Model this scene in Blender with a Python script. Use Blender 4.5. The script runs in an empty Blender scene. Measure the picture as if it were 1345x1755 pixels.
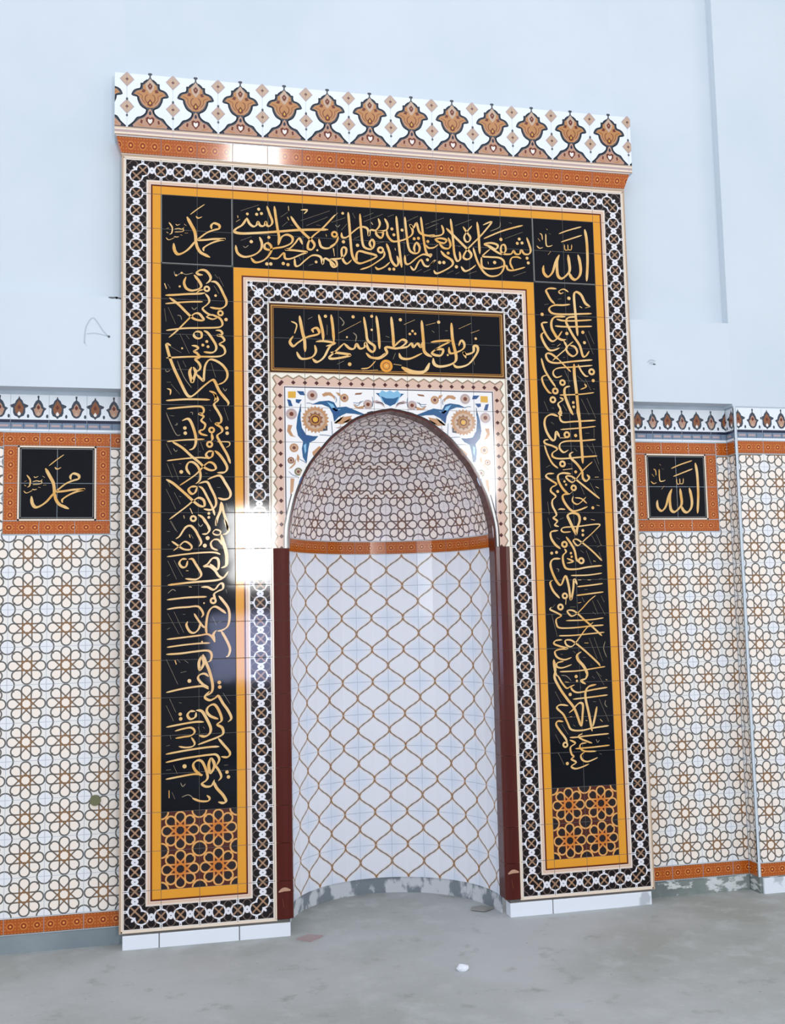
import bpy, bmesh, math, random
from mathutils import Vector, Matrix
random.seed(7)
PI = math.pi
T = 0.2            # one wall tile is 20 cm; plans below are written in tiles (x, row downwards, depth behind the frame face)
FLOOR_ROW = 21.45
sc = bpy.context.scene
COL = sc.collection

def W(x, row, d=0.0):
    return Vector((x * T, d * T, (FLOOR_ROW - row) * T))

# ------------------------------------------------------------------ camera, light, exposure
cam_data = bpy.data.cameras.new('camera')
cam = bpy.data.objects.new('camera', cam_data)
COL.objects.link(cam)
_r = Vector((0.976166, -0.215942, -0.021667)); _u = Vector((0.000055, -0.099588, 0.995029)); _f = Vector((0.217026, 0.971314, 0.097202))
cam.matrix_world = Matrix(((_r.x, _u.x, -_f.x, 0.19472), (_r.y, _u.y, -_f.y, -5.81649), (_r.z, _u.z, -_f.z, 1.71110), (0, 0, 0, 1)))
cam_data.sensor_fit = 'VERTICAL'
cam_data.sensor_height = 24.0
cam_data.lens = 24.4945
cam_data.clip_start = 0.05
sc.camera = cam

world = bpy.data.worlds.new('world')
sc.world = world
world.use_nodes = True
bg = world.node_tree.nodes['Background']
bg.inputs[0].default_value = (0.90, 0.94, 1.0, 1)
bg.inputs[1].default_value = 0.76

def area(name, loc, target, sx, sy, power, color):
    d = bpy.data.lights.new(name, 'AREA')
    d.shape = 'RECTANGLE'; d.size = sx; d.size_y = sy; d.energy = power; d.color = color
    o = bpy.data.objects.new(name, d); COL.objects.link(o)
    o.location = loc
    o.rotation_euler = (Vector(target) - Vector(loc)).to_track_quat('-Z', 'Y').to_euler()
    return o
# added fill lights for general brightness: far left, far right and high overhead
area('side_fill_light', (-9.0, -6.0, 3.4), (1.4, 0, 2.0), 5.0, 3.5, 130, (0.90, 0.95, 1.0))
area('side_fill_light', (13.5, -7.0, 3.2), (1.4, 0, 2.0), 5.0, 3.5, 130, (1.0, 0.97, 0.93))
area('overhead_fill_light', (1.5, -5.2, 8.6), (1.5, -1.2, 0.0), 7.0, 3.5, 70, (0.96, 0.98, 1.0))
# smaller openings straight behind the viewer: they are what the glazed tiles mirror
area('back_window_light', (1.33, -7.6, 2.62), (1.33, 0, 2.62), 0.55, 0.95, 80, (1, 1, 1))
area('back_window_light', (1.22, -7.6, 1.35), (1.22, 0, 1.35), 0.85, 0.85, 26, (0.55, 0.62, 1.0))
area('back_window_light', (4.45, -7.6, 3.70), (4.45, 0, 3.70), 0.32, 0.85, 30, (1, 1, 1))

vs = sc.view_settings
vs.view_transform = 'Standard'
try: vs.look = 'None'
except Exception: pass
vs.gamma = 1.0
vs.use_curve_mapping = False
vs.exposure = 0.22

# ------------------------------------------------------------------ node helpers
def lin(c):
    if isinstance(c, str):
        c = tuple(int(c[i:i + 2], 16) for i in (0, 2, 4))
    return tuple((v / 255 / 12.92) if v / 255 <= 0.04045 else ((v / 255 + 0.055) / 1.055) ** 2.4 for v in c) + (1.0,)

class X:
    """a value in a node tree; arithmetic on it makes Math nodes"""
    nt = None
    def __init__(s, v): s.v = v
    @staticmethod
    def op(name, *a):
        n = X.nt.nodes.new('ShaderNodeMath'); n.operation = name
        for i, b in enumerate(a):
            if isinstance(b, X): b = b.v
            if isinstance(b, (int, float)): n.inputs[i].default_value = b
            else: X.nt.links.new(b, n.inputs[i])
        return X(n.outputs[0])
    def __add__(s, o): return X.op('ADD', s, o)
    __radd__ = __add__
    def __sub__(s, o): return X.op('SUBTRACT', s, o)
    def __rsub__(s, o): return X.op('SUBTRACT', o, s)
    def __mul__(s, o): return X.op('MULTIPLY', s, o)
    __rmul__ = __mul__
    def __truediv__(s, o): return X.op('DIVIDE', s, o)
def ab(a): return X.op('ABSOLUTE', a)
def mn(a, b): return X.op('MINIMUM', a, b)
def mx(a, b): return X.op('MAXIMUM', a, b)
def fr(a): return X.op('FRACT', a)
def hyp(a, b): return X.op('SQRT', a * a + b * b)
def below(d, w, aa=0.006):                      # 1 where d < w, soft edge
    n = X.op('MULTIPLY_ADD', (w - d) if isinstance(w, X) else (d * -1.0 + w), 1.0 / aa, 0.5)
    n.v.node.use_clamp = True
    return n
def mix(f, a, b):
    n = X.nt.nodes.new('ShaderNodeMix'); n.data_type = 'RGBA'
    X.nt.links.new(f.v, n.inputs[0])
    for i, c in ((6, a), (7, b)):
        if isinstance(c, (tuple, str)):
            n.inputs[i].default_value = lin(c) if not (isinstance(c, tuple) and len(c) == 4) else c
        else: X.nt.links.new(c, n.inputs[i])
    return n.outputs[2]

def new_mat(name, rough=0.12, spec=0.5, coat=0.0, metal=0.0):
    m = bpy.data.materials.new(name); m.use_nodes = True
    X.nt = m.node_tree
    b = m.node_tree.nodes['Principled BSDF']
    b.inputs['Roughness'].default_value = rough
    b.inputs['Specular IOR Level'].default_value = spec
    b.inputs['Metallic'].default_value = metal
    if coat: b.inputs['Coat Weight'].default_value = coat; b.inputs['Coat Roughness'].default_value = 0.04
    m['bsdf'] = b.name
    return m, b
def uv():
    n = X.nt.nodes.new('ShaderNodeUVMap')
    s = X.nt.nodes.new('ShaderNodeSeparateXYZ'); X.nt.links.new(n.outputs[0], s.inputs[0])
    return X(s.outputs[0]), X(s.outputs[1])
def noise(scale, detail=3.0, rough=0.5, coord='Object', stretch=None):
    t = X.nt.nodes.new('ShaderNodeTexCoord'); n = X.nt.nodes.new('ShaderNodeTexNoise')
    n.inputs['Scale'].default_value = scale; n.inputs['Detail'].default_value = detail; n.inputs['Roughness'].default_value = rough
    src = t.outputs[coord]
    if stretch:
        mp = X.nt.nodes.new('ShaderNodeMapping'); mp.inputs['Scale'].default_value = stretch
        X.nt.links.new(src, mp.inputs[0]); src = mp.outputs[0]
    X.nt.links.new(src, n.inputs[0])
    return X(n.outputs[0])
def bump(b, h, strength, dist=0.01):
    n = X.nt.nodes.new('ShaderNodeBump'); n.inputs['Strength'].default_value = strength; n.inputs['Distance'].default_value = dist
    X.nt.links.new(h.v, n.inputs['Height']); X.nt.links.new(n.outputs[0], b.inputs['Normal'])
def base(b, c):
    if isinstance(c, (tuple, str)): b.inputs['Base Color'].default_value = lin(c)
    else: X.nt.links.new(c, b.inputs['Base Color'])
def glaze(name, col, rough=0.07, spec=0.5, wave=True):
    m, b = new_mat(name, rough, spec)
    base(b, col)
    if wave: bump(b, noise(9, 1.0), 0.06, 0.004)
    return m

# ------------------------------------------------------------------ tile patterns
def girih(u, v):
    """eight-petal star per tile: two crossed squares whose sides run on into drop-shaped petals; discs at the tile corners"""
    x = ab(fr(u) - 0.5); y = ab(fr(v) - 0.5)
    a = mx(x, y); b = mn(x, y)
    s_ = a + b; g = a - b
    c0 = hyp(a - 0.352, b); c1 = hyp(a - 0.249, b - 0.249)
    d = mx(ab(b - 0.12), a - 0.25)
    d = mn(d, mx(ab(a - 0.12), b - 0.12))
    d = mn(d, ab(s_ - 0.17) * 0.7071)
    d = mn(d, mx(ab(g - 0.17) * 0.7071, a - 0.262))
    d = mn(d, mx(ab(c0 - 0.129), s_ * -1.0 + 0.352))
    d = mn(d, mx(ab(c1 - 0.129), a * -1.0 + 0.249))
    inside = mn(c0, c1)
    rc = hyp(0.5 - a, 0.5 - b)
    d = mn(d, mx(g * 0.7071, ab(rc - 0.21) - 0.03))
    return d, ab(rc - 0.185), inside, rc, hyp(x, y)
def mat_girih(name, line_out, line_in, fill, petal, disc, hw=0.017, rough=0.09):
    m, b = new_mat(name, rough, 0.5)
    u, v = uv()
    d, dc, ins, rc, r0 = girih(u, v)
    col = mix(below(ins, 0.105), fill, petal)
    col = mix(below(r0, 0.105), col, petal)
    col = mix(below(rc, 0.172), col, disc)
    lc = mix(below(r0, 0.24, 0.16), line_out, line_in)
    col = mix(below(mn(d, dc), hw, 0.012), col, lc)
    base(b, col)
    bump(b, noise(9, 1.0), 0.06, 0.004)
    return m

def band_colour(a, bl):
    x = ab(a - 0.325)
    yb = ab(fr(bl * 2.0 + 0.5) - 0.5) * 0.5
    r = hyp(x, yb)
    q = yb * -1.0 + 0.25
    white = 'e2e2e8'; dark = '160f12'
    col = mix(below(ab(x - yb), 0.0), dark, dark)
    n2 = hyp(x - 0.165, q)
    col = mix(below(ab(n2 - 0.100), 0.009, 0.01), col, '6f5f58')
    col = mix(below(ab(x + q - 0.30), 0.009, 0.01), col, '6f5f58')
    # ring and what it holds
    node = x + q
    col = mix(below(node, 0.118), col, white)
    col = mix(below(mx(yb, 0.17 - x), 0.036), col, white)
    col = mix(below(r, 0.195), col, white)
    col = mix(below(r, 0.155), col, dark)
    xx = mx(ab(x - yb) * 0.8, r - 0.15)
    col = mix(below(xx, 0.024), col, '9a7a62')
    col = mix(below(r, 0.030), col, 'b08a6c')
    col = mix(below(hyp(x, q), 0.016), col, '3a3a4a')
    col = mix(below(hyp(x - 0.245, yb), 0.016), col, '3a3a4a')
    col = mix(below(n2, 0.072), col, dark)
    # stripes beside the lattice
    col = mix(below(x * -1.0, -0.276), col, 'dcd4cc')
    col = mix(below(a * -1.0, -0.615), col, 'e6d3c4')
    col = mix(below(a * -1.0, -0.652), col, 'd9b9a2')
    col = mix(below(a * -1.0, -0.70), col, 'e3cdbd')
    col = mix(below(a * -1.0, -0.722), col, '5a1c0c')
    col = mix(below(a * -1.0, -0.762), col, 'b8741c')
    col = mix(below(a * -1.0, -0.775), col, 'e09a30')
    col = mix(below(a, 0.02), col, 'eadccb')
    return col
def mat_band(name, kind):
    m, b = new_mat(name, 0.07, 0.32)
    u, v = uv()
    if kind == 'straight': a, bl = u, v
    elif kind == 'corner': a, bl = mn(u, v), mx(u, v)
    else: a, bl = mn(u, v) * -1.0 + 1.0, mx(u, v)
    base(b, band_colour(a, bl))
    bump(b, noise(9, 1.0), 0.06, 0.004)
    return m

def mat_ogee():
    m, b = new_mat('ogee_lantern_glaze', 0.06, 0.5)
    u, v = uv()
    x = ab(fr(u + 0.5) - 0.5); y = ab(fr(v + 0.5) - 0.5)   # 0 at seams
    w = X.op('COSINE', y * (2 * PI)) * 0.25 + 0.25
    s = X.op('SINE', y * (2 * PI)) * (PI * 0.5)
    kink = X.op('SINE', y * (2 * PI * 8)) * 0.006
    d = ab(x - w + kink) / X.op('SQRT', s * s + 1.0)
    mid = ab(y - 0.25)
    lc = mix(below(mid, 0.13, 0.1), '9a7248', '7c7870')
    col = mix(below(hyp(x, y * 1.0), 0.26, 0.3), 'eceef6', 'dfe7f6')
    col = mix(below(d, 0.045, 0.03), col, 'e8dcd8')
    col = mix(below(d, 0.0195, 0.014), col, lc)
    base(b, col)
    bump(b, noise(7, 1.0), 0.05, 0.004)
    return m

def mat_listello(name, body='b0561c'):
    m, b = new_mat(name, 0.10, 0.5)
    u, v = uv()                                            # v runs 0..0.42 across
    x = (ab(fr(u * 3.0) - 0.5)) / 3.0
    y = ab(v - 0.21)
    r = hyp(x, y)
    gx = ab(fr(u * 12.0) - 0.5) / 12.0; gy = ab(fr(v * 12.0) - 0.5) / 12.0
    col = mix(below(hyp(gx, gy), 0.014, 0.01), body, 'd08440')
    col = mix(below(ab(r - 0.085), 0.016, 0.01), col, 'c97a34')
    col = mix(below(ab(r - 0.052), 0.017, 0.01), col, '8a2c0c')
    col = mix(below(r, 0.026, 0.01), col, 'f0a850')
    col = mix(below(y * -1.0, -0.180, 0.008), col, '6b3a1c')
    col = mix(below(y * -1.0, -0.196, 0.006), col, 'ead6cc')
    base(b, col)
    return m

def mat_spandrel():
    m, b = new_mat('floral_spandrel_glaze', 0.07, 0.5)
    u, v = uv()                                            # tiles from the panel's top left corner
    side = mn(u, u * -1.0 + 7.0)
    a = mn(side, v) / 0.42
    bl = X.op('MULTIPLY_ADD', below(v, side, 0.001), u - v, v)
    t = ab(fr(bl * 3.0) - 0.5)
    col = mix(below(a, t * 0.46 + 0.18, 0.05), 'd6b6a4', 'ede6d8')
    col = mix(below(ab(a - t * 0.46 - 0.20), 0.05, 0.05), col, '8f7860')
    col = mix(below(a, 0.07, 0.03), col, 'cdbba8')
    dd = hyp((a - 0.66) * 0.42, t / 3.0)
    t2 = t * -1.0 + 0.5
    d2 = ab(a - 0.68) * 0.42 + t2 / 3.0
    col = mix(below(d2, 0.066, 0.012), col, '4a1a1a')
    col = mix(below(a * -1.0, -0.90, 0.02), col, 'e2d2d0')
    col = mix(below(a * -1.0, -0.965, 0.02), col, '1c1c30')
    col = mix(below(a * -1.0, -1.03, 0.02), col, 'eceaea')
    base(b, col)
    bump(b, noise(9, 1.0), 0.06, 0.004)
    return m

def mat_black(name, frame=None):
    m, b = new_mat(name, 0.06, 0.2)
    col = None
    if frame:
        u, v = uv(); w, h = frame
        d = mn(mn(u, u * -1.0 + w), mn(v, v * -1.0 + h))
        col = mix(below(d, 0.13, 0.01), '080a14', '1a0c08')
        col = mix(below(ab(d - 0.115), 0.012, 0.008), col, '9c6a34')
        col = mix(below(ab(d - 0.065), 0.018, 0.008), col, 'b98a4c')
        col = mix(below(d, 0.03, 0.008), col, '5a3420')
        base(b, col)
    else: base(b, '080a14')
    bump(b, noise(8, 1.0), 0.08, 0.004)
    return m

def mat_plaster(name, c1, c2, scale=1.3, rough=0.75):
    m, b = new_mat(name, rough, 0.25)
    n = noise(scale, 4.0, 0.6)
    base(b, mix(below(n * -1.0, -0.5, 0.35), c1, c2))
    bump(b, noise(40, 4.0), 0.05, 0.004)
    return m

M = {}
M['girih'] = mat_girih('girih_star_glaze', '5f5c58', '866444', 'eeeae6', 'f8ebdf', 'ebecf0', 0.019)
M['girih_dome'] = mat_girih('dome_star_glaze', '6a5a5c', '7c5a4c', 'f2e8e8', 'fdf0e8', 'f6eef0', 0.020, 0.22)
M['girih_orange'] = mat_girih('orange_lattice_glaze', 'e2a45c', 'cf7a2c', '4a160a', '1c0c10', '1a0c12', 0.021, 0.07)
M['band'] = mat_band('lattice_border_glaze', 'straight')
M['band_corner'] = mat_band('lattice_corner_glaze', 'corner')
M['band_inner'] = mat_band('lattice_inner_corner_glaze', 'inner')
M['ogee'] = mat_ogee()
M['listello'] = mat_listello('orange_flower_strip_glaze')
M['spandrel'] = mat_spandrel()
M['black'] = mat_black('black_glaze')
M['black_framed'] = mat_black('black_framed_glaze', (7.0, 2.0))
M['white'] = glaze('white_glaze', 'e6ecf2', 0.12)
M['cream'] = glaze('cream_glaze', 'ead8c4', 0.2)
M['tan'] = glaze('tan_edge_glaze', 'b59c84', 0.3)
M['grey_line'] = glaze('grey_line_glaze', '767a78', 0.2)

m, b = new_mat('maroon_glaze', 0.14, 0.3)
n = noise(14, 3.0, 0.6, stretch=(1, 1, 0.06))
base(b, mix(below(n * -1.0, -0.5, 0.3), '431310', '561c12')); M['maroon'] = m

def flat(name, c, rough=0.15):
    m, b = new_mat(name, rough, 0.5); base(b, c); M[name] = m
m, b = new_mat('gold_lettering', 0.16, 0.4)
n = noise(7, 2.0)
base(b, mix(below(n * -1.0, -0.5, 0.35), 'dba352', 'e8c48a')); M['gold'] = m
flat('faint_gold_lettering', '8d7f66')
flat('amber_print', 'e0952e')
flat('ink_print', '3b4350'); flat('rose_print', 'b98f78'); flat('amber_leaf_print', 'b98250'); flat('dark_red_print', '6a2c1c')
flat('stone_print', 'c2a690'); flat('pale_print', 'ece6e0'); flat('navy_print', '1f2740'); flat('slate_print', '75869c')
flat('blue_print', '1b5583'); flat('deep_blue_print', '1c4a80'); flat('sky_print', '7fb4d4'); flat('tan_print', 'b98a62'); flat('brown_print', '8a5636')
flat('mauve_print', 'b5a0a0'); flat('yellow_print', 'd9a63c'); flat('black_print', '15141c'); flat('olive_print', '6f7050')
M['plaster_white'] = mat_plaster('white_wall_paint', 'd2dbe4', 'cbd6df')
M['grout'] = mat_plaster('pale_grout', 'b9c4cf', 'a9b4be', 6.0)
M['grout_dark'] = mat_plaster('grey_grout', '5e5c5a', '6c6a66', 6.0)
M['grout_maroon'] = mat_plaster('brown_grout', '8a6a5c', '9a7c6c', 6.0)

# rough unfinished skirt of wall under the tiles
m, b = new_mat('rough_cement_skirt', 0.9, 0.2)
n = noise(7, 5.0, 0.6, stretch=(1, 1, 2.2))
col = mix(below(noise(3, 4.0) * -1.0, -0.5, 0.3), '6c7676', '87908c')
col = mix(below(n * -1.0, -0.56, 0.05), col, 'cdd3d4')
base(b, col); bump(b, n, 0.5, 0.02); M['skirt'] = m
m, b = new_mat('grey_cement_skirt', 0.9, 0.2)
base(b, mix(below(noise(2.5, 4.0) * -1.0, -0.5, 0.4), '76828a', '8c979c')); bump(b, noise(30, 4.0), 0.3, 0.01); M['skirt_left'] = m
m, b = new_mat('patchy_niche_skirt', 0.85, 0.2)
n = noise(9, 4.0, 0.55, stretch=(1, 1, 0.7))
base(b, mix(below(n * -1.0, -0.50, 0.07), 'c9ced3', '7f888f')); bump(b, n, 0.4, 0.01); M['skirt_niche'] = m
# floor
m, b = new_mat('dusty_concrete', 0.62, 0.3)
n1 = noise(0.7, 3.0, 0.5); n2 = noise(5, 6.0, 0.65); n3 = noise(28, 5.0, 0.7)
col = mix(below(n1 * -1.0, -0.5, 0.30), '979a95', 'b4b8bb')
col = mix(below(n2 * -1.0, -0.62, 0.25), col, 'b6babc')
col = mix(below(n2, 0.34, 0.16), col, '8f928e')
col = mix(below(n3, 0.30, 0.05), col, '6f706c')
base(b, col); bump(b, n2 * 0.7 + n3 * 0.3, 0.35, 0.02); M['floor'] = m
m, b = new_mat('white_marble', 0.3, 0.5)
base(b, mix(below(noise(6, 4.0) * -1.0, -0.66, 0.05), 'e3e9f2', 'b8bec6')); M['marble'] = m
flat('broken_tile_glaze', 'a08c8c', 0.5); flat('broken_tile_grey', '8c8c88', 0.6); flat('pencil_mark', 'b4bec8', 0.8); flat('hole_dark', '5a5f64', 0.9)

# ------------------------------------------------------------------ object helpers
def link(o, parent=None, loc=None):
    COL.objects.link(o)
    if loc is not None: o.location = Vector(loc) - (parent.location if parent is not None else Vector())
    if parent is not None: o.parent = parent
    return o
def thing(name, label, cat, loc, group=None, kind=None):
    o = bpy.data.objects.new(name, None); o.empty_display_size = 0.1
    COL.objects.link(o); o.location = loc
    if label: o['label'] = label
    if cat: o['category'] = cat
    if group: o['group'] = group
    if kind: o['kind'] = kind
    return o
def mesh_obj(name, me, parent, loc, label=None):
    o = bpy.data.objects.new(name, me)
    link(o, parent, loc)
    if label: o['label'] = label
    return o
def poly_mesh(name, verts, faces, mats, fmat=None, uvs=None, smooth=False):
    me = bpy.data.meshes.new(name)
    me.from_pydata([tuple(v) for v in verts], [], faces)
    for mm in (mats if isinstance(mats, list) else [mats]): me.materials.append(mm)
    if fmat:
        for p, k in zip(me.polygons, fmat): p.material_index = k
    if uvs:
        lay = me.uv_layers.new(name='UVMap')
        for p in me.polygons:
            for li, vi in zip(p.loop_indices, p.vertices): lay.data[li].uv = uvs[vi]
    if smooth:
        for p in me.polygons: p.use_smooth = True
    me.update()
    return me
GAP = 0.0115; BEV = 0.006; THK = 0.04     # in tiles
CACHE = {}
def flat_tile_mesh(key, w, h, mat, uvf):
    """bevelled slab w x h tiles, centred, face towards -Y at y=0; uvf(s,t) with s,t in 0..1 (right, up)"""
    if key in CACHE: return CACHE[key]
    vs_, uvs = [], []
    hw, hh = (w - GAP) / 2, (h - GAP) / 2
    for (ins, d) in ((BEV, 0.0), (0.0, BEV), (0.0, THK)):
        for sx, sy in ((-1, -1), (1, -1), (1, 1), (-1, 1)):
            x, z = sx * (hw - ins), sy * (hh - ins)
            vs_.append((x * T, d * T, z * T)); uvs.append(uvf(x / w + 0.5, z / h + 0.5))
    faces = [(0, 1, 2, 3)]
    for k in (0, 4):
        for i in range(4):
            j = (i + 1) % 4
            faces.append((k + i, k + 4 + i, k + 4 + j, k + j))
    me = poly_mesh('tile', vs_, faces, mat, uvs=uvs)
    CACHE[key] = me
    return me
def put_tile(name, me, parent, x, row, d=0.0, tilt=0.14, rot=None, label=None):
    o = mesh_obj(name, me, parent, W(x, row, d), label)
    a = math.radians(tilt)
    o.rotation_euler = (random.uniform(-a, a), 0, random.uniform(-a, a)) if rot is None else rot
    return o
def box_mesh(x0, x1, r0, r1, d0, d1, mat, org=None):
    org = org or Vector((0, 0, 0))
    P = [W(x, r, d) - org for d in (d0, d1) for r in (r1, r0) for x in (x0, x1)]
    F = [(0, 1, 3, 2), (5, 4, 6, 7), (4, 0, 2, 6), (1, 5, 7, 3), (2, 3, 7, 6), (4, 5, 1, 0)]
    return poly_mesh('block', P, F, mat)
def join_boxes(name, boxes, mat, parent, loc, label=None):
    vs_, fs = [], []
    for b_ in boxes:
        me = box_mesh(*b_, mat, org=Vector(loc)); k = len(vs_)
        vs_ += [v.co.copy() for v in me.vertices]; fs += [tuple(k + i for i in p.vertices) for p in me.polygons]
        bpy.data.meshes.remove(me)
    return mesh_obj(name, poly_mesh(name, vs_, fs, mat), parent, loc, label)

def quad_slab(pts, thick, mat, uvs, org):
    """slab from 4 world points (counter-clockwise seen from the front), thick away from the viewer side"""
    c = sum(pts, Vector()) / 4
    nrm = (pts[1] - pts[0]).cross(pts[3] - pts[0]).normalized()
    P, U = [], []
    for s, d in ((0.985, 0.0), (1.0, BEV * T), (1.0, thick)):
        for p, q_ in zip(pts, uvs):
            g = (c - p).normalized() * (GAP * T * 0.5 + (BEV * T if d == 0 else 0))
            P.append(p + g - nrm * d - org); U.append(q_)
    F = [(0, 1, 2, 3)] + [(k + i, k + 4 + i, k + 4 + (i + 1) % 4, k + (i + 1) % 4) for k in (0, 4) for i in range(4)]
    return poly_mesh('tile', P, F, mat, uvs=U)

# ------------------------------------------------------------------ printed shapes: flat ribbons, discs and polygons in tile coordinates
class Print:
    def __init__(s, depth=0.0): s.v = []; s.f = []; s.m = []; s.mats = []; s.d = depth; s.k = 0
    def mi(s, name):
        if name not in s.mats: s.mats.append(name)
        return s.mats.index(name)
    def poly(s, pts, mat, lift=0.0):
        k = len(s.v); s.v += [(x, r, s.d - lift) for x, r in pts]; s.f.append(tuple(range(k, k + len(pts)))); s.m.append(s.mi(mat))
    def disc(s, x, r, rad, mat, n=12, lift=0.0, sq=1.0):
        s.poly([(x + rad * math.cos(2 * PI * i / n), r + rad * sq * math.sin(2 * PI * i / n)) for i in range(n)], mat, lift)
    def ring(s, x, r, rad, w, mat, n=14, lift=0.0):
        k = len(s.v)
        for i in range(n):
            a = 2 * PI * i / n
            for q_ in (rad - w / 2, rad + w / 2): s.v.append((x + q_ * math.cos(a), r + q_ * math.sin(a), s.d - lift))
        for i in range(n):
            j = (i + 1) % n; s.f.append((k + 2 * i, k + 2 * j, k + 2 * j + 1, k + 2 * i + 1)); s.m.append(s.mi(mat))
    def ribbon(s, pts, w, mat, lift=0.0, pen=True, sub=5, taper=0.35):
        if len(pts) > 2:
            q_ = []
            P = [pts[0]] + list(pts) + [pts[-1]]
            for i in range(1, len(P) - 2):
                for j in range(sub):
                    t = j / sub; p0, p1, p2, p3 = P[i - 1], P[i], P[i + 1], P[i + 2]
                    q_.append(tuple(0.5 * (2 * p1[c] + (p2[c] - p0[c]) * t + (2 * p0[c] - 5 * p1[c] + 4 * p2[c] - p3[c]) * t * t + (3 * p1[c] - p0[c] - 3 * p2[c] + p3[c]) * t ** 3) for c in (0, 1)))
            q_.append(tuple(pts[-1])); pts = q_
        n = len(pts); k = len(s.v)
        L = [0.0]
        for i in range(1, n): L.append(L[-1] + math.hypot(pts[i][0] - pts[i - 1][0], pts[i][1] - pts[i - 1][1]))
        tot = L[-1] or 1e-6
        for i in range(n):
            a, b_ = pts[max(0, i - 1)], pts[min(n - 1, i + 1)]
            dx, dy = b_[0] - a[0], b_[1] - a[1]; l = math.hypot(dx, dy) or 1e-6; dx /= l; dy /= l
            ww = w
            if pen: ww = w * (0.52 + 0.54 * abs(dx * 0.57 + dy * 0.82))
            e = min(L[i], tot - L[i]) / max(w * 1.2, 1e-6)
            ww *= taper + (1 - taper) * min(1.0, e)
            s.v.append((pts[i][0] - dy * ww / 2, pts[i][1] + dx * ww / 2, s.d - lift)); s.v.append((pts[i][0] + dy * ww / 2, pts[i][1] - dx * ww / 2, s.d - lift))
        for i in range(n - 1):
            s.f.append((k + 2 * i, k + 2 * i + 1, k + 2 * i + 3, k + 2 * i + 2)); s.m.append(s.mi(mat))
    def rect(s, x0, x1, r0, r1, mat, lift=0.0): s.poly([(x0, r0), (x1, r0), (x1, r1), (x0, r1)], mat, lift)
    def clip(s, lo, hi):
        v2, f2, m2 = [], [], []
        for f, mm in zip(s.f, s.m):
            p = [s.v[i] for i in f]
            for sg, lim in ((1, lo), (-1, -hi)):
                o = []
                for i in range(len(p)):
                    a, b_ = p[i], p[(i + 1) % len(p)]; ia, ib = a[0] * sg >= lim, b_[0] * sg >= lim
                    if ia: o.append(a)
                    if ia != ib:
                        t = (lim * sg - a[0]) / (b_[0] - a[0]); o.append((a[0] + (b_[0] - a[0]) * t, a[1] + (b_[1] - a[1]) * t, a[2]))
                p = o
            if len(p) > 2:
                k = len(v2); v2 += p; f2.append(tuple(range(k, k + len(p)))); m2.append(mm)
        s.v, s.f, s.m = v2, f2, m2
    def mesh(s, name, org):
        fs = []
        for f in s.f:                                     # face the viewer
            ar = 0
            for i in range(len(f)):
                a, b_ = s.v[f[i]], s.v[f[(i + 1) % len(f)]]; ar += a[0] * b_[1] - b_[0] * a[1]
            fs.append(f if ar < 0 else tuple(reversed(f)))
        return poly_mesh(name, [W(*v) - org for v in s.v], fs, [M.get(n_) for n_ in s.mats], fmat=s.m)
    def build(s, name, parent, label=None):
        org = parent.location.copy()
        o = bpy.data.objects.new(name, s.mesh(name, org)); COL.objects.link(o); o.parent = parent
        if label: o['label'] = label
        return o
M['gold_lettering'] = M['gold']
LIFT = 0.006                                               # a printed layer stands just over a millimetre proud of its tiles

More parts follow.
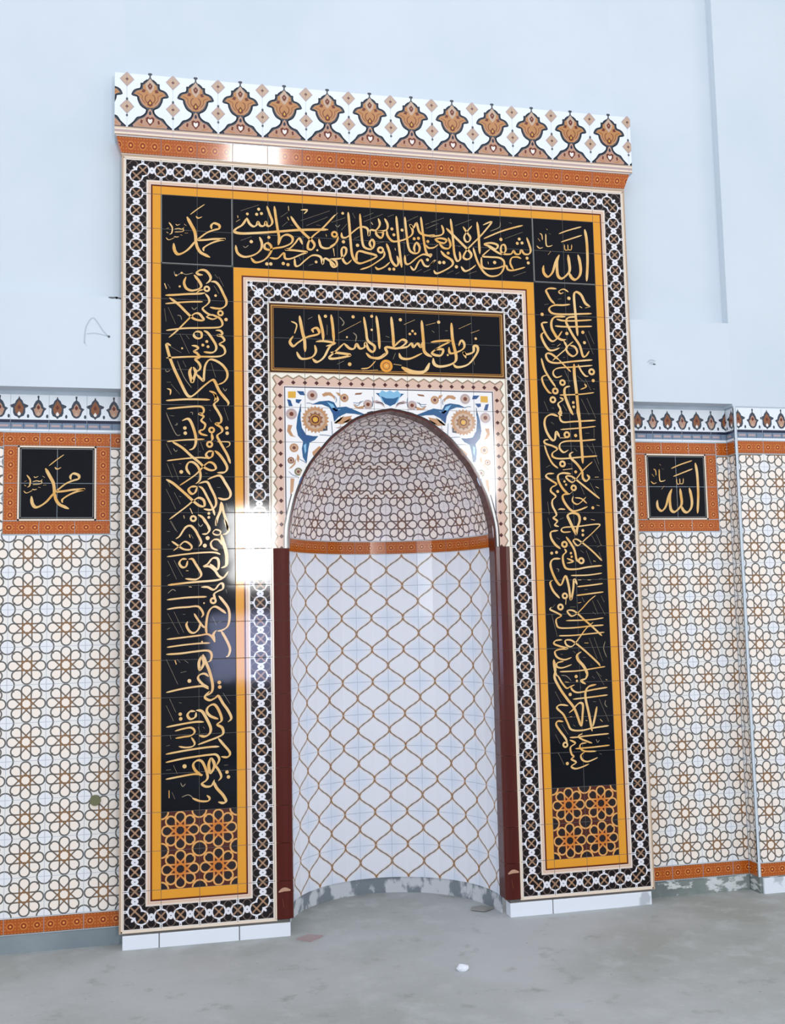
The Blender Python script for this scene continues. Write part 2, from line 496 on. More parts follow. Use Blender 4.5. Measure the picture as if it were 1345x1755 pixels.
STROKES = {
'left': '''
s0.065 2.149,3.273 2.038,3.267 1.983,3.212 2.083,3.137 2.216,3.142 2.315,3.23 2.366,3.343 2.326,3.449 2.237,3.522
s0.06 2.37,3.458 2.503,3.463 2.614,3.585 2.724,3.811 2.801,3.992 2.777,4.132 2.655,4.218 2.499,4.225 2.344,4.197
s0.064 1.686,3.354 1.63,3.517 1.685,3.675 1.817,3.738 1.949,3.72 2.059,3.669 2.104,3.586 2.038,3.451 1.906,3.285
r0.088 2.258,3.671
s0.055 2.169,3.698 2.059,3.727 1.97,3.8
s0.064 1.116,3.908 1.4,3.884 1.728,3.846 2.059,3.819 2.213,3.789
s0.051 2.213,3.812 2.301,3.923 2.323,4.037 2.256,4.132 2.145,4.228 2.167,4.296 2.277,4.383 2.409,4.435
s0.05 1.116,4.148 1.509,4.096 1.838,4.063 2.146,4.049
s0.059 1.225,3.972 1.465,4.144 1.683,4.363 1.88,4.537 2.056,4.587 2.166,4.572 2.122,4.482 2.034,4.394 1.924,4.398 1.814,4.494 1.617,4.708 1.42,4.92 1.213,5.11
s0.054 1.138,4.909 1.616,4.833 2.055,4.805 2.541,4.774 2.674,4.712 2.675,4.597 2.586,4.485 2.41,4.424
r0.087 2.632,4.357
s0.046 2.232,4.477 2.365,4.414 2.498,4.443 2.542,4.487 2.409,4.539 2.232,4.477
d0.051 2.786,4.535
s0.055 2.496,4.856 2.629,4.863 2.684,4.964 2.539,4.992 2.672,5.033 2.738,5.145 2.605,5.242 2.715,5.329 2.758,5.465 2.691,5.559 2.492,5.611 1.833,5.632 1.137,5.689
s0.059 1.901,4.948 1.989,4.91 2.098,4.94 2.098,5.077 1.988,5.104 1.9,5.039 1.901,4.948
s0.059 2.165,4.88 2.275,4.933 2.406,5.111 2.505,5.291 2.493,5.428 2.382,5.5 2.162,5.485
d0.043 2.251,5.186
d0.043 2.141,5.292
d0.043 2.284,5.333
s0.059 1.834,5.314 1.965,5.333 2.009,5.399 1.899,5.471 1.986,5.536 2.052,5.648 1.931,5.697 2.029,5.808 2.073,5.92 2.029,6.012 1.919,6.06
s0.068 1.267,5.334 1.159,5.293 1.159,5.383 1.245,5.697 1.353,5.987 1.505,6.321 1.678,6.676 1.786,6.764 1.917,6.693 2.158,6.461 2.379,6.285 2.466,6.317 2.575,6.563 2.706,6.741 2.838,6.897
s0.077 1.832,5.927 1.777,6.065 1.809,6.244 1.853,6.356 1.897,6.219 1.941,6.06 1.876,5.926
s0.059 1.963,6.127 2.093,6.259 2.159,6.303 2.171,6.121 2.205,5.87 2.315,5.708 2.469,5.714 2.668,5.833 2.799,6.012 2.809,6.193 2.709,6.333 2.554,6.405
s0.054 2.311,6.593 2.465,6.657 2.486,6.792 2.442,6.883
s0.058 1.136,6.891 1.612,6.847 2.047,6.836 2.332,6.841
t0.02 1.094,4.285 1.138,4.659
t0.021 1.192,4.247 1.399,4.717
t0.02 1.507,4.985 1.768,5.544
t0.021 2.458,3.569 2.59,3.794
t0.02 1.246,5.358 1.55,5.528
t0.02 1.44,5.758 1.613,6.205 1.83,6.515
t0.02 1.593,5.754 1.679,5.932
t0.02 2.37,5.797 2.489,6.203
t0.02 1.266,6.417 1.504,6.703
s0.04 1.158,6.555 1.255,6.597 1.244,6.732
t0.021 1.357,3.209 1.401,3.345 1.554,3.245 1.686,3.285 1.884,3.228
s0.059 1.095,3.566 1.149,3.724
t0.021 1.182,3.585 1.258,3.707
t0.021 1.443,4.464 1.53,4.483 1.562,4.596
t0.021 1.837,4.219 1.903,4.285 1.991,4.212
t0.02 1.682,5.024 1.769,5.135
t0.02 1.115,6.017 1.158,6.083 1.245,6.035
t0.02 1.158,6.375 1.266,6.372
t0.02 2.686,6.492 2.752,6.581 2.796,6.512
t0.021 2.482,3.244 2.57,3.356
t0.021 2.593,3.308 2.725,3.58
d0.032 1.51,3.638
d0.039 2.501,3.856
d0.029 1.572,5.403
d0.032 1.412,3.321
d0.032 1.565,3.245
s0.059 2.421,6.655 2.552,6.833 2.441,6.971 2.55,7.172 2.637,7.351 2.614,7.486 2.482,7.511 2.635,7.621 2.657,7.733 2.524,7.848 2.589,8.004 2.698,8.205 2.806,8.405 2.882,8.629
s0.059 2.597,6.605 2.75,6.783 2.838,6.917 2.815,6.997
s0.054 1.158,7.123 1.612,7.068 2.047,7.036 2.156,7.113 2.133,7.226 2.024,7.239 2.155,7.315 2.089,7.429 2.198,7.539 2.153,7.675 2.044,7.721 2.087,7.81 2.262,7.852
r0.09 2.372,7.693
r0.094 2.315,8.098
s0.067 2.371,7.783 2.392,7.94 2.348,8.008
s0.067 1.567,7.45 1.698,7.392 1.784,7.435 1.87,7.635 1.935,7.88 1.934,8.081 1.869,8.216 1.76,8.262
d0.051 1.643,7.65
d0.051 1.653,7.795
d0.052 2.789,7.63
d0.052 2.799,7.776
s0.044 1.157,8.037 1.61,7.985 2.174,7.954
s0.058 1.308,8.046 1.566,8.198 1.825,8.439 2.041,8.615 2.171,8.747 2.345,8.824 2.476,8.789 2.454,8.678 2.346,8.601 2.215,8.647 1.953,8.927 1.715,9.106 1.499,9.251
s0.044 1.157,8.569 1.608,8.508 2.041,8.47 2.259,8.49
s0.063 2.413,8.287 2.282,8.3 2.216,8.39 2.281,8.479 2.379,8.433 2.413,8.287
s0.063 2.456,8.275 2.587,8.386 2.739,8.608 2.793,8.764 2.716,8.877 2.519,8.889
s0.058 1.78,8.951 1.683,8.774 1.738,8.618 1.867,8.606 1.997,8.727 2.061,8.926 2.039,9.104 1.931,9.205
s0.031 2.523,8.028 2.831,8.023 2.863,8.113 2.764,8.182
s0.062 1.135,9.088 1.328,9.197 1.606,9.439 1.864,9.681 2.037,9.813 2.166,9.813 2.145,9.658 2.016,9.592 1.886,9.659 1.648,9.858 1.22,10.187
s0.062 1.974,9.282 1.822,9.283 1.736,9.372 1.822,9.482 1.919,9.437 1.974,9.282
s0.053 2.017,9.271 2.125,9.348 2.254,9.591 2.383,9.857 2.447,10.078
s0.058 2.017,9.193 2.234,9.147 2.342,9.325 2.471,9.613 2.47,9.812 2.339,9.923 2.144,9.901
s0.062 2.256,9.081 2.431,9.001 2.606,8.978 2.736,9.167 2.877,9.434 2.843,9.59 2.689,9.634 2.537,9.59
s0.076 2.624,9.701 2.6,9.945 2.512,10.167 2.468,10.366
s0.058 2.645,9.723 2.687,9.99 2.773,10.278 2.793,10.499
r0.092 1.863,10.166
s0.057 1.777,9.879 1.842,10.034
s0.057 1.992,10.056 2.122,10.144 2.251,10.343 2.293,10.497
d0.04 2.285,10.023
d0.04 2.284,10.133
d0.053 1.543,8.875
s0.053 1.583,10.506 1.669,10.385 1.798,10.364 1.883,10.452
t0.02 1.136,7.224 1.265,7.556 1.415,7.844 1.523,7.842
t0.02 1.136,8.092 1.286,8.401
t0.02 1.157,8.646 1.306,9.043
t0.02 1.307,8.645 1.467,9.086
t0.02 1.156,9.088 1.242,9.286
t0.02 1.135,9.353 1.391,9.902
t0.02 1.349,9.44 1.52,9.77
t0.02 2.716,7.055 2.835,7.415
t0.02 2.065,8.034 2.151,8.257
t0.02 2.754,9.745 2.84,9.99
t0.02 1.241,10.231 1.39,10.494
t0.02 1.244,7.311 1.352,7.32
t0.02 1.373,7.577 1.438,7.553 1.416,7.509
t0.02 1.785,7.21 1.85,7.209 1.85,7.276
t0.02 2.309,7.132 2.352,7.154
t0.02 2.308,7.357 2.373,7.468
t0.02 1.609,8.13 1.674,8.129
t0.02 1.329,8.223 1.393,8.311 1.436,8.266
t0.02 2.02,8.303 2.064,8.303
t0.02 1.479,8.643 1.543,8.653
t0.02 2.517,9.302 2.604,9.301
t0.02 1.477,9.549 1.542,9.571
t0.02 2.192,8.903 2.257,8.914
t0.02 1.992,10.298 2.056,10.386 2.121,10.321
s0.035 1.605,10.078 1.626,10.166
s0.057 2.122,10.186 2.251,10.34 2.304,10.473 2.228,10.582 2.098,10.593
s0.066 2.49,10.186 2.489,10.363
s0.062 2.708,10.186 2.772,10.364 2.815,10.497 2.749,10.585 2.662,10.607
s0.04 2.38,10.561 2.467,10.473 2.597,10.518 2.575,10.606 2.466,10.617 2.38,10.561
s0.084 2.618,10.606 2.661,10.783 2.746,11.07 2.767,11.29 2.744,11.466 2.613,11.53
s0.057 1.39,10.721 1.497,10.645 1.626,10.448 1.776,10.361 1.905,10.471 1.99,10.625 2.076,10.823 2.011,10.933
s0.048 2.529,11.046 2.378,10.979 2.335,10.847 2.422,10.749 2.552,10.76 2.638,10.893
d0.057 2.249,10.704
d0.057 2.173,10.912
s0.048 1.283,10.786 1.453,10.907 1.603,11.006 1.774,11.018 1.817,10.931 1.71,10.821 1.603,10.809 1.475,10.929 1.325,11.048
s0.048 1.155,11.209 1.603,11.148 2.032,11.108 2.42,11.1 2.594,11.157
s0.057 1.688,11.28 1.56,11.279 1.485,11.387 1.559,11.496 1.666,11.476 1.709,11.324
s0.057 1.731,11.28 1.838,11.281 1.923,11.413 2.03,11.589 2.073,11.699 2.029,11.785 1.9,11.838 1.644,11.813
s0.061 2.116,11.481 2.246,11.417 2.376,11.265 2.506,11.266 2.549,11.398 2.505,11.573 2.311,11.417
s0.057 2.138,11.503 2.289,11.483 2.44,11.594 2.547,11.749 2.677,11.794 2.808,11.621
s0.061 1.176,11.979 1.814,11.913 2.46,11.868 2.677,11.794 2.786,11.642
s0.057 2.071,12.047 2.243,12.05 2.372,12.118 2.459,12.097 2.567,11.968 2.654,11.969 2.653,12.1 2.523,12.164 2.415,12.249 2.457,12.381
r0.091 2.392,12.423
s0.052 1.154,12.379 1.324,12.36 1.707,12.324 2.221,12.311
s0.052 1.154,12.637 1.387,12.599 1.706,12.583 1.962,12.567 2.069,12.656 2.122,12.787 2.068,12.872
s0.061 2.544,12.295 2.673,12.45 2.802,12.649 2.832,12.889 2.777,13.127 2.625,13.232 2.496,13.25
s0.074 2.474,13.228 2.388,13.356 2.43,13.551
s0.061 2.603,13.253 2.731,13.473 2.838,13.736 2.793,13.929 2.729,13.949
s0.06 2.216,13.33 2.196,13.135 2.24,12.811 2.327,12.639 2.456,12.587 2.628,12.689 2.736,12.778
s0.048 1.876,12.76 1.982,12.935 2.11,13.111 2.195,13.156
s0.056 1.705,12.972 1.673,13.079 1.768,13.254 1.896,13.279 2.003,13.173 2.046,13.023
s0.051 1.153,13.442 1.598,13.4 2.023,13.357 2.238,13.33 2.366,13.42 2.43,13.551
s0.047 1.153,13.656 1.597,13.604 2.023,13.573 2.301,13.57
t0.02 1.262,10.228 1.433,10.535
t0.02 1.176,11.318 1.409,11.82
t0.02 1.346,11.309 1.58,11.758
t0.019 1.175,12.745 1.471,13.311
t0.019 1.344,12.706 1.598,13.271
t0.02 2.369,12.857 2.475,13.098
t0.02 1.155,10.512 1.241,10.523
t0.02 1.176,10.883 1.23,10.894
s0.052 1.666,11.596 1.73,11.596
s0.052 1.739,12.031 1.814,12.043
t0.019 1.175,12.206 1.303,12.1 1.388,12.145
s0.057 1.754,10.602 1.775,10.69
t0.02 1.797,10.602 1.861,10.712
t0.019 1.155,11.741 1.24,11.688
t0.019 1.154,13.174 1.238,13.133
t0.019 1.578,12.775 1.641,12.777
t0.02 2.54,13.013 2.605,12.993
t0.02 2.74,12.124 2.761,12.211
d0.024 2.145,12.484
d0.026 2.087,13.531
s0.057 1.135,13.844 1.517,13.83 1.902,13.789 2.238,13.773 2.341,13.88 2.314,14.035 2.236,14.085
s0.073 2.082,13.898 2.004,14.078 2.029,14.286 2.133,14.107 2.082,13.898
s0.068 2.108,13.873 2.185,14.083 2.287,14.346 2.363,14.686 2.336,14.892 2.181,14.989
s0.062 2.285,14.864 2.155,15.014 2.283,15.109 2.439,15.051 2.516,15.002 2.645,15.214 2.773,15.4 2.862,15.61 2.771,15.71
s0.057 2.259,14.759 2.105,14.676 1.977,14.517 2.029,14.415 2.158,14.394 2.261,14.475
s0.056 1.134,14.86 1.516,14.784 1.899,14.734 2.131,14.729 2.259,14.811
d0.054 1.746,14.573
s0.062 2.513,15.621 2.307,15.535 2.205,15.402 2.257,15.276 2.412,15.23 2.54,15.416 2.603,15.651 2.486,15.762 2.615,15.857 2.64,16.013 2.51,16.097 2.279,16.176 1.971,16.277
s0.056 2.51,16.136 2.638,16.296 2.792,16.483 2.817,16.586 2.739,16.647 2.585,16.626
s0.062 1.897,15.39 1.769,15.385 1.693,15.484 1.769,15.59 1.897,15.544 1.923,15.417
s0.067 1.923,15.365 2.076,15.397 2.204,15.608 2.306,15.844 2.279,15.997 2.151,16.068 1.997,16.035
d0.049 1.502,15.45
d0.049 1.514,15.574
s0.056 1.134,15.779 1.514,15.719 1.896,15.672 2.127,15.682
s0.051 1.361,15.891 1.59,15.838 1.794,15.821 1.883,15.927 1.793,16.026 1.589,16.055 1.374,16.083
s0.046 1.793,16.077 1.882,16.234 1.818,16.32 1.639,16.337 1.462,16.303
s0.056 1.121,16.49 1.512,16.433 1.894,16.388 2.278,16.355 2.535,16.355
s0.056 1.121,16.705 1.512,16.636 1.893,16.592 2.277,16.56 2.456,16.569 2.533,16.7 2.455,16.85
s0.071 2.302,16.638 2.25,16.839 2.3,17.046 2.404,16.847 2.328,16.639
s0.056 2.404,16.822 2.531,17.007 2.582,17.163 2.504,17.26
s0.061 2.07,17.11 1.892,16.948 1.842,16.793 1.944,16.696 2.071,16.728 2.173,16.937 2.223,17.143 2.171,17.242 2.069,17.313 2.171,17.394 2.324,17.378 2.402,17.229
s0.066 2.376,17.253 2.452,17.436 2.63,17.649 2.706,17.806 2.629,17.852 2.501,17.819
s0.055 1.12,17.147 1.511,17.092 1.892,17.049 2.095,17.086
d0.058 1.613,16.832
d0.049 2.737,17.043
d0.049 2.775,17.173
s0.051 1.814,17.678 2.016,17.766 2.22,17.778 2.271,17.705 2.195,17.624
t0.023 1.535,17.637 1.712,17.584 1.839,17.679
s0.06 1.208,17.441 1.208,17.643
t0.023 1.283,17.496 1.359,17.677
s0.062 1.364,14.006 1.402,14.123
t0.023 1.415,13.982 1.504,14.075
d0.052 2.544,14.64
d0.052 2.556,14.765
t0.023 1.135,13.973 1.439,14.653
t0.023 1.223,15.03 1.387,15.395
t0.023 1.134,15.205 1.324,15.622
t0.023 1.322,16.791 1.423,17.024
t0.023 1.516,14.346 1.67,14.313
t0.023 1.464,15.142 1.54,15.157
t0.023 1.619,14.014 1.722,14.095
t0.023 1.973,15.803 2.023,15.959
t0.023 2.101,15.809 2.152,15.863
t0.023 1.235,16 1.26,16.103
t0.023 1.133,16.275 1.234,16.254
t0.023 1.133,16.908 1.259,16.902
t0.023 1.511,17.257 1.561,17.36 1.637,17.289
t0.023 2.661,16.86 2.764,16.853
t0.023 2.646,14.929 2.826,15.221''',
'right': '''
s0.06 12.722,3.173 12.49,3.171 12.385,3.238 12.432,3.36 12.528,3.529 12.652,3.648
s0.06 13.141,3.639 12.908,3.674 12.65,3.685 12.494,3.754 12.464,3.854 12.589,3.948 12.974,3.957 13.492,3.922 13.832,3.896
s0.04 13.105,3.254 12.953,3.174 12.796,3.244 12.845,3.316 12.949,3.274
d0.057 13.11,3.453
s0.07 13.789,3.673 13.637,3.579 13.517,3.335 13.365,3.242 13.284,3.321 13.284,3.62 13.308,3.992 13.331,4.364 13.347,4.611
s0.05 13.802,3.685 13.63,3.729
s0.055 13.823,4.095 13.354,4.139 12.914,4.157 12.685,4.117
s0.065 13.333,4.016 13.073,4.052 12.991,4.179 13.061,4.35 13.205,4.616 13.399,4.906 13.489,5.224 13.593,5.221 13.703,5.069
s0.055 13.827,4.295 13.346,4.326 12.907,4.343 12.625,4.33
s0.07 12.971,4.031 12.662,4.044 12.529,4.173 12.52,4.395 12.615,4.589 12.688,4.685 12.839,4.753 12.968,4.736
s0.059 12.399,4.228 12.219,4.259 12.239,4.406 12.357,4.648 12.504,4.802 12.66,4.735 12.85,4.481
s0.064 12.285,4.528 12.18,4.63 12.248,4.849 12.392,5.064 12.545,5.084 12.752,5.003
d0.055 13.52,4.493
d0.05 13.559,4.814
d0.054 13.001,4.55
d0.054 12.229,3.988
s0.054 12.889,4.776 12.984,4.97 12.93,5.046 12.744,5.2 12.507,5.404
s0.059 13.198,4.79 13.038,4.919 12.957,5.02 13.028,5.166 13.179,5.247 13.313,5.131 13.242,4.961 13.089,4.917
s0.059 12.712,5.373 12.489,5.208 12.337,5.189 12.307,5.288 12.404,5.432 12.657,5.473 13.172,5.407 13.796,5.338
s0.039 12.712,5.373 12.909,5.563 13.082,5.73
s0.049 13.788,5.511 13.165,5.58 12.728,5.618 12.546,5.697 12.516,5.82 12.614,5.915 12.795,5.861
s0.049 13.323,5.501 13.418,5.695 13.541,5.839 13.644,5.849
r0.104 13.754,5.71
s0.084 13.195,5.48 13.193,5.849 13.237,6.338 13.268,6.827 13.304,7.192
s0.054 12.153,5.342 12.242,5.681 12.408,5.969 12.577,6.209
r0.098 12.8,6.069
r0.102 12.56,6.331
r0.102 12.473,6.601
s0.054 12.311,5.85 12.156,5.928 12.199,6.146 12.343,6.361 12.442,6.407
s0.054 12.692,6.523 12.791,6.594 12.634,6.719 12.703,6.888 12.647,7.011 12.746,7.081
s0.044 13.804,6.349 13.388,6.408 12.874,6.445 12.695,6.45
s0.074 13.038,6.172 12.883,6.225 12.85,6.397 12.917,6.639 13.033,6.929 13.105,7.05
d0.046 13.121,6.671
d0.046 13.128,6.805
d0.052 13.794,5.98
t0.022 13.704,4.449 13.869,4.84
t0.022 13.596,4.552 13.829,5.164
t0.022 12.879,5.687 13.043,6.05
t0.022 13.283,5.847 13.532,6.061
s0.049 13.369,6.262 13.552,6.183 13.505,6.086
t0.022 13.537,5.938 13.703,6.277
t0.022 13.382,6.555 13.619,7.039
t0.022 13.564,6.526 13.822,7.133
t0.022 12.192,6.656 12.308,6.945
t0.022 12.786,6.74 12.905,6.932
t0.022 12.317,3.687 12.446,3.657
t0.022 12.76,3.494 12.864,3.477
s0.065 13.45,3.687 13.526,3.734
t0.022 12.5,4.913 12.602,4.91
s0.059 12.677,4.956 12.783,4.879
t0.022 12.843,5.295 12.92,5.292
t0.022 13.783,6.226 13.834,6.25
t0.022 12.425,6.845 12.501,6.868
s0.063 12.618,7.104 12.418,7.047 12.237,7.136 12.179,7.33 12.245,7.595 12.388,7.81 12.489,7.808 12.537,7.566 12.644,7.733
s0.054 12.679,6.86 12.724,7.005 12.668,7.127 12.764,7.271 13.097,7.252 13.819,7.202
s0.078 13.229,6.848 13.303,7.212 13.314,7.577 13.334,8.014 13.351,8.522
r0.102 12.876,7.657
s0.058 12.643,7.757 12.847,7.754
d0.053 13.156,7.677
s0.044 13.811,7.386 13.345,7.443 12.679,7.503
s0.054 13.793,7.788 13.329,7.832 12.868,7.851 12.662,7.926 12.631,8.072 12.753,8.191 12.909,8.116
s0.053 12.287,7.811 12.16,7.837 12.181,7.933 12.406,8.002 12.554,8.097 12.397,8.219 12.418,8.339 12.669,8.385 13.308,8.329 13.823,8.287
s0.048 12.154,7.982 12.244,8.269 12.385,8.532 12.557,8.674
r0.101 12.701,8.541
s0.063 12.707,8.721 13.013,8.682
s0.063 13.059,8.175 12.955,8.237 12.975,8.357 13.171,8.548 13.315,8.764 13.333,8.957 13.431,9.053 13.537,8.955 13.465,8.859
s0.048 13.661,8.471 13.501,8.593 13.315,8.764 13.128,8.982 12.996,9.092 12.847,9.008 12.8,8.913 12.953,8.911 13.077,8.983 13.324,9.174 13.595,9.389 13.843,9.581
s0.063 12.955,8.839 12.703,8.817 12.548,8.89 12.566,9.082 12.708,9.321 12.855,9.44
r0.096 13.027,9.26
s0.048 12.906,9.44 12.985,9.368
d0.048 13.111,8.778
d0.038 12.743,9.069
d0.038 12.79,9.165
d0.048 12.517,9.37
s0.053 12.424,8.832 12.222,8.845 12.169,8.929 12.315,9.036 12.487,9.155 12.332,9.251 12.303,9.371 12.448,9.513 12.343,9.633 12.336,9.8 12.452,10.062 12.348,10.157 12.469,10.252 12.389,10.371 12.513,10.418
s0.062 12.906,9.44 12.702,9.465 12.672,9.584 12.79,9.799 12.961,9.954 13.191,9.919 13.449,9.822
s0.043 13.004,9.512 12.973,9.655 13.096,9.751 13.225,9.703 13.41,9.534
s0.038 13.428,9.726 13.255,9.583 13.053,9.559
s0.071 13.057,10.682 12.872,10.277 12.804,10.086 12.958,10.014 13.134,10.062 13.178,10.229 13.092,10.468 13.057,10.682
s0.043 12.885,10.574 12.657,10.585 12.585,10.514 12.688,10.443 13.094,10.42 13.784,10.35 13.675,10.518 13.199,10.921
d0.045 13.266,10.54
d0.045 13.261,10.671
d0.053 13.345,10.182
d0.048 13.614,9.858
s0.048 12.508,9.919 12.584,9.895 12.735,9.907
s0.057 12.483,10.537 12.256,10.584 12.273,10.797 12.439,11.034
t0.022 13.504,7.939 13.698,8.203
t0.022 13.685,7.912 13.863,8.541
t0.022 13.716,8.373 13.88,8.759
t0.022 13.247,9.174 13.362,9.462
t0.022 13.557,9.1 13.769,9.533
t0.021 12.19,9.681 12.226,10.062
t0.021 12.172,10.157 12.26,10.465
t0.021 13.54,10.685 13.658,10.9
t0.022 13.694,10.661 13.832,10.997
t0.022 12.383,7.278 12.482,7.349
t0.022 13.467,7.599 13.595,7.597
t0.022 13.756,7.448 13.744,7.74
t0.022 12.179,8.654 12.308,8.581
t0.022 12.867,8.527 12.967,8.55
s0.039 13.718,8.93 13.846,8.929
s0.039 13.731,9.22 13.832,9.268
s0.038 13.732,9.774 13.834,9.798
s0.038 13.535,10.206 13.661,10.23
t0.021 12.547,10.205 12.675,10.157
t0.021 12.425,10.75 12.523,10.798
t0.022 13.089,8.066 13.187,8.161
s0.057 12.225,10.721 12.367,10.935 12.537,11.078
r0.1 12.668,10.949
s0.057 12.727,10.724 12.894,10.962 12.987,11.153 13.028,11.39 13.1,11.486
r0.1 13.178,11.439
s0.043 13.411,10.727 13.2,10.917 13.07,10.987 12.95,10.844 13.053,10.797 13.25,10.917 13.545,11.157 13.838,11.446
d0.047 12.257,11.206
d0.047 12.408,11.184
d0.038 12.859,11.211
d0.038 12.88,11.318
s0.057 12.663,11.079 12.709,11.174 12.604,11.292 12.62,11.528 12.714,11.671 13.016,11.686 13.372,11.631 13.832,11.589
s0.047 12.727,11.364 12.924,11.46 12.721,11.506
s0.061 12.526,11.374 12.3,11.383 12.207,11.524 12.259,11.783 12.398,12.067 12.52,12.139 12.656,11.882 12.746,12.143 12.803,12.59 12.891,12.263 12.928,11.98 13.022,12.147
s0.043 13.822,11.815 13.362,11.868 12.832,11.873
s0.047 13.834,12.124 13.476,12.166 13.02,12.206
s0.047 13.848,12.373 13.466,12.414 12.984,12.464
s0.056 12.251,12.006 12.173,12.087 12.263,12.323 12.455,12.537
r0.094 12.62,12.47
r0.098 12.469,12.795
s0.056 12.653,12.564 12.634,12.728
s0.047 13.59,12.475 13.381,12.624 13.144,12.855 12.935,13.027 12.784,13.059 12.677,12.916 12.815,12.896 12.963,12.969 13.205,13.185 13.4,13.354 13.74,13.668
s0.047 12.196,12.79 12.143,12.859 12.338,12.956 12.484,13.052 12.331,13.142 12.326,13.282 12.42,13.401 12.844,13.411 13.348,13.376 13.805,13.352
s0.042 13.814,13.14 13.356,13.189 12.628,13.196
s0.042 13.821,13.564 13.339,13.599 12.835,13.633 12.386,13.633
s0.047 13.48,13.262 13.245,13.444 13.033,13.696 12.797,13.946 12.624,13.918 12.58,13.777 12.755,13.77 12.925,13.88 13.216,14.121 13.555,14.435 13.651,14.554
s0.051 12.481,13.752 12.282,13.77 12.228,13.861 12.399,13.935 12.645,14.012 12.396,14.028 12.244,14.093 12.312,14.257 12.533,14.334 12.759,14.271
s0.046 12.506,14.379 12.306,14.419 12.301,14.535 12.474,14.563 12.751,14.479
s0.042 13.802,14.571 13.421,14.617 12.918,14.67 12.37,14.676
s0.074 13.066,14.117 12.937,14.206 12.956,14.346 13.123,14.538 13.215,14.727 13.236,14.843
s0.051 12.185,14.346 12.223,14.648 12.29,14.811
t0.021 13.343,11.132 13.502,11.561
t0.021 13.157,12.526 13.227,12.669
t0.021 13.482,12.626 13.642,13.03
t0.021 13.635,12.605 13.869,13.059
t0.021 13.767,12.49 13.86,12.681
t0.021 12.187,12.999 12.336,13.655
t0.021 13.333,13.727 13.559,14.341
t0.021 13.486,13.708 13.732,14.417
t0.021 13.834,13.834 13.774,14.044 13.864,14.304
t0.021 13.703,11.039 13.859,10.969
t0.021 13.748,11.183 13.839,11.422
t0.021 13.165,11.131 13.264,11.203
s0.043 13.558,11.443 13.633,11.468
t0.021 12.389,11.667 12.463,11.691 12.435,11.762
s0.042 13.053,12.006 13.154,12.007
s0.043 13.356,12.01 13.457,12.011
t0.021 13.712,11.991 13.815,11.969
t0.021 13.243,12.292 13.344,12.293
s0.047 13.025,12.688 13.126,12.667
t0.021 12.769,12.801 12.945,12.804
t0.021 12.219,12.813 12.298,12.721
t0.021 13.467,12.956 13.566,13.029
s0.047 13.177,13.863 13.302,13.867
t0.021 12.415,14.168 12.489,14.182
t0.021 12.817,14.087 12.889,14.158
t0.021 13.109,14.281 13.209,14.284
t0.021 13.351,14.498 13.375,14.522
t0.021 13.518,14.713 13.663,14.858
s0.06 13.231,14.739 13.174,14.9 13.021,14.952 13.167,15.062
s0.065 12.201,14.312 12.239,14.614 12.206,14.843 12.366,15.172 12.576,15.479 12.788,15.763 12.966,16.277
s0.046 12.307,14.778 12.423,14.989 12.565,15.156 12.691,15.114 12.817,15.072
s0.051 12.691,15.114 12.76,15.232 12.932,15.296 13.385,15.232 13.841,15.179
s0.065 13.492,15.085 13.264,15.135 13.158,15.27 13.148,15.501 13.23,15.92 13.308,16.43
s0.065 13.489,15.722 13.428,15.974 13.339,16.293
s0.046 13.843,15.4 13.376,15.44 12.75,15.485
s0.06 12.61,15.871 12.738,15.784 12.867,15.651 12.969,15.598 13.054,15.659 13.029,15.957 12.991,16.278
s0.051 12.594,15.663 12.348,15.631 12.245,15.718 12.435,15.91 12.55,16.144 12.665,16.355 12.986,16.392 13.337,16.339 13.841,16.292
s0.055 12.427,16.116 12.255,16.097 12.202,16.197 12.318,16.385 12.458,16.574 12.527,16.715
r0.087 12.462,16.78
s0.046 13.831,16.522 13.328,16.546 13.004,16.565 12.829,16.58 12.606,16.581
s0.046 13.007,16.485 12.88,16.548 12.975,16.644 13.294,16.774
s0.046 13.841,16.857 13.314,16.889 12.766,16.909
s0.046 13.12,16.754 12.945,16.78 12.915,16.893 13.06,16.992 13.408,17.009
s0.05 13.059,17.014 12.931,17.099 12.975,17.239 13.147,17.293 13.45,17.194
s0.05 12.603,16.65 12.772,16.749 12.62,16.856 12.637,17.039 12.707,17.134 12.63,17.198 12.775,17.297 12.622,17.403 12.742,17.477 12.942,17.442 13.169,17.363
d0.051 12.876,14.831
d0.037 12.896,14.959
d0.051 12.669,15.344
d0.05 12.502,17.317
t0.021 13.509,14.702 13.743,15.105
t0.021 13.574,15.517 13.846,16.176
t0.021 12.203,15.235 12.375,15.563
t0.021 12.406,14.781 12.579,14.81 12.722,14.953
t0.02 12.167,16.47 12.303,16.75
t0.02 12.232,16.997 12.403,17.346
t0.021 12.375,16.182 12.56,16.488
t0.021 13.774,15.548 13.743,15.663 13.815,15.758
s0.041 12.522,14.97 12.646,14.997
t0.021 13.377,14.837 13.449,14.909
t0.021 13.37,15.579 13.47,15.583
s0.037 13.573,16.095 13.646,16.168
s0.041 12.63,15.987 12.704,15.99
s0.041 13.122,16.111 13.172,16.124
t0.021 12.72,16.22 12.792,16.269
t0.021 13.423,16.665 13.469,16.759 13.522,16.692
t0.021 13.505,17.082 13.579,17.109
t0.021 13.801,16.636 13.85,16.662
s0.037 13.801,14.944 13.85,14.969
t0.021 12.989,15.125 13.012,15.172''',
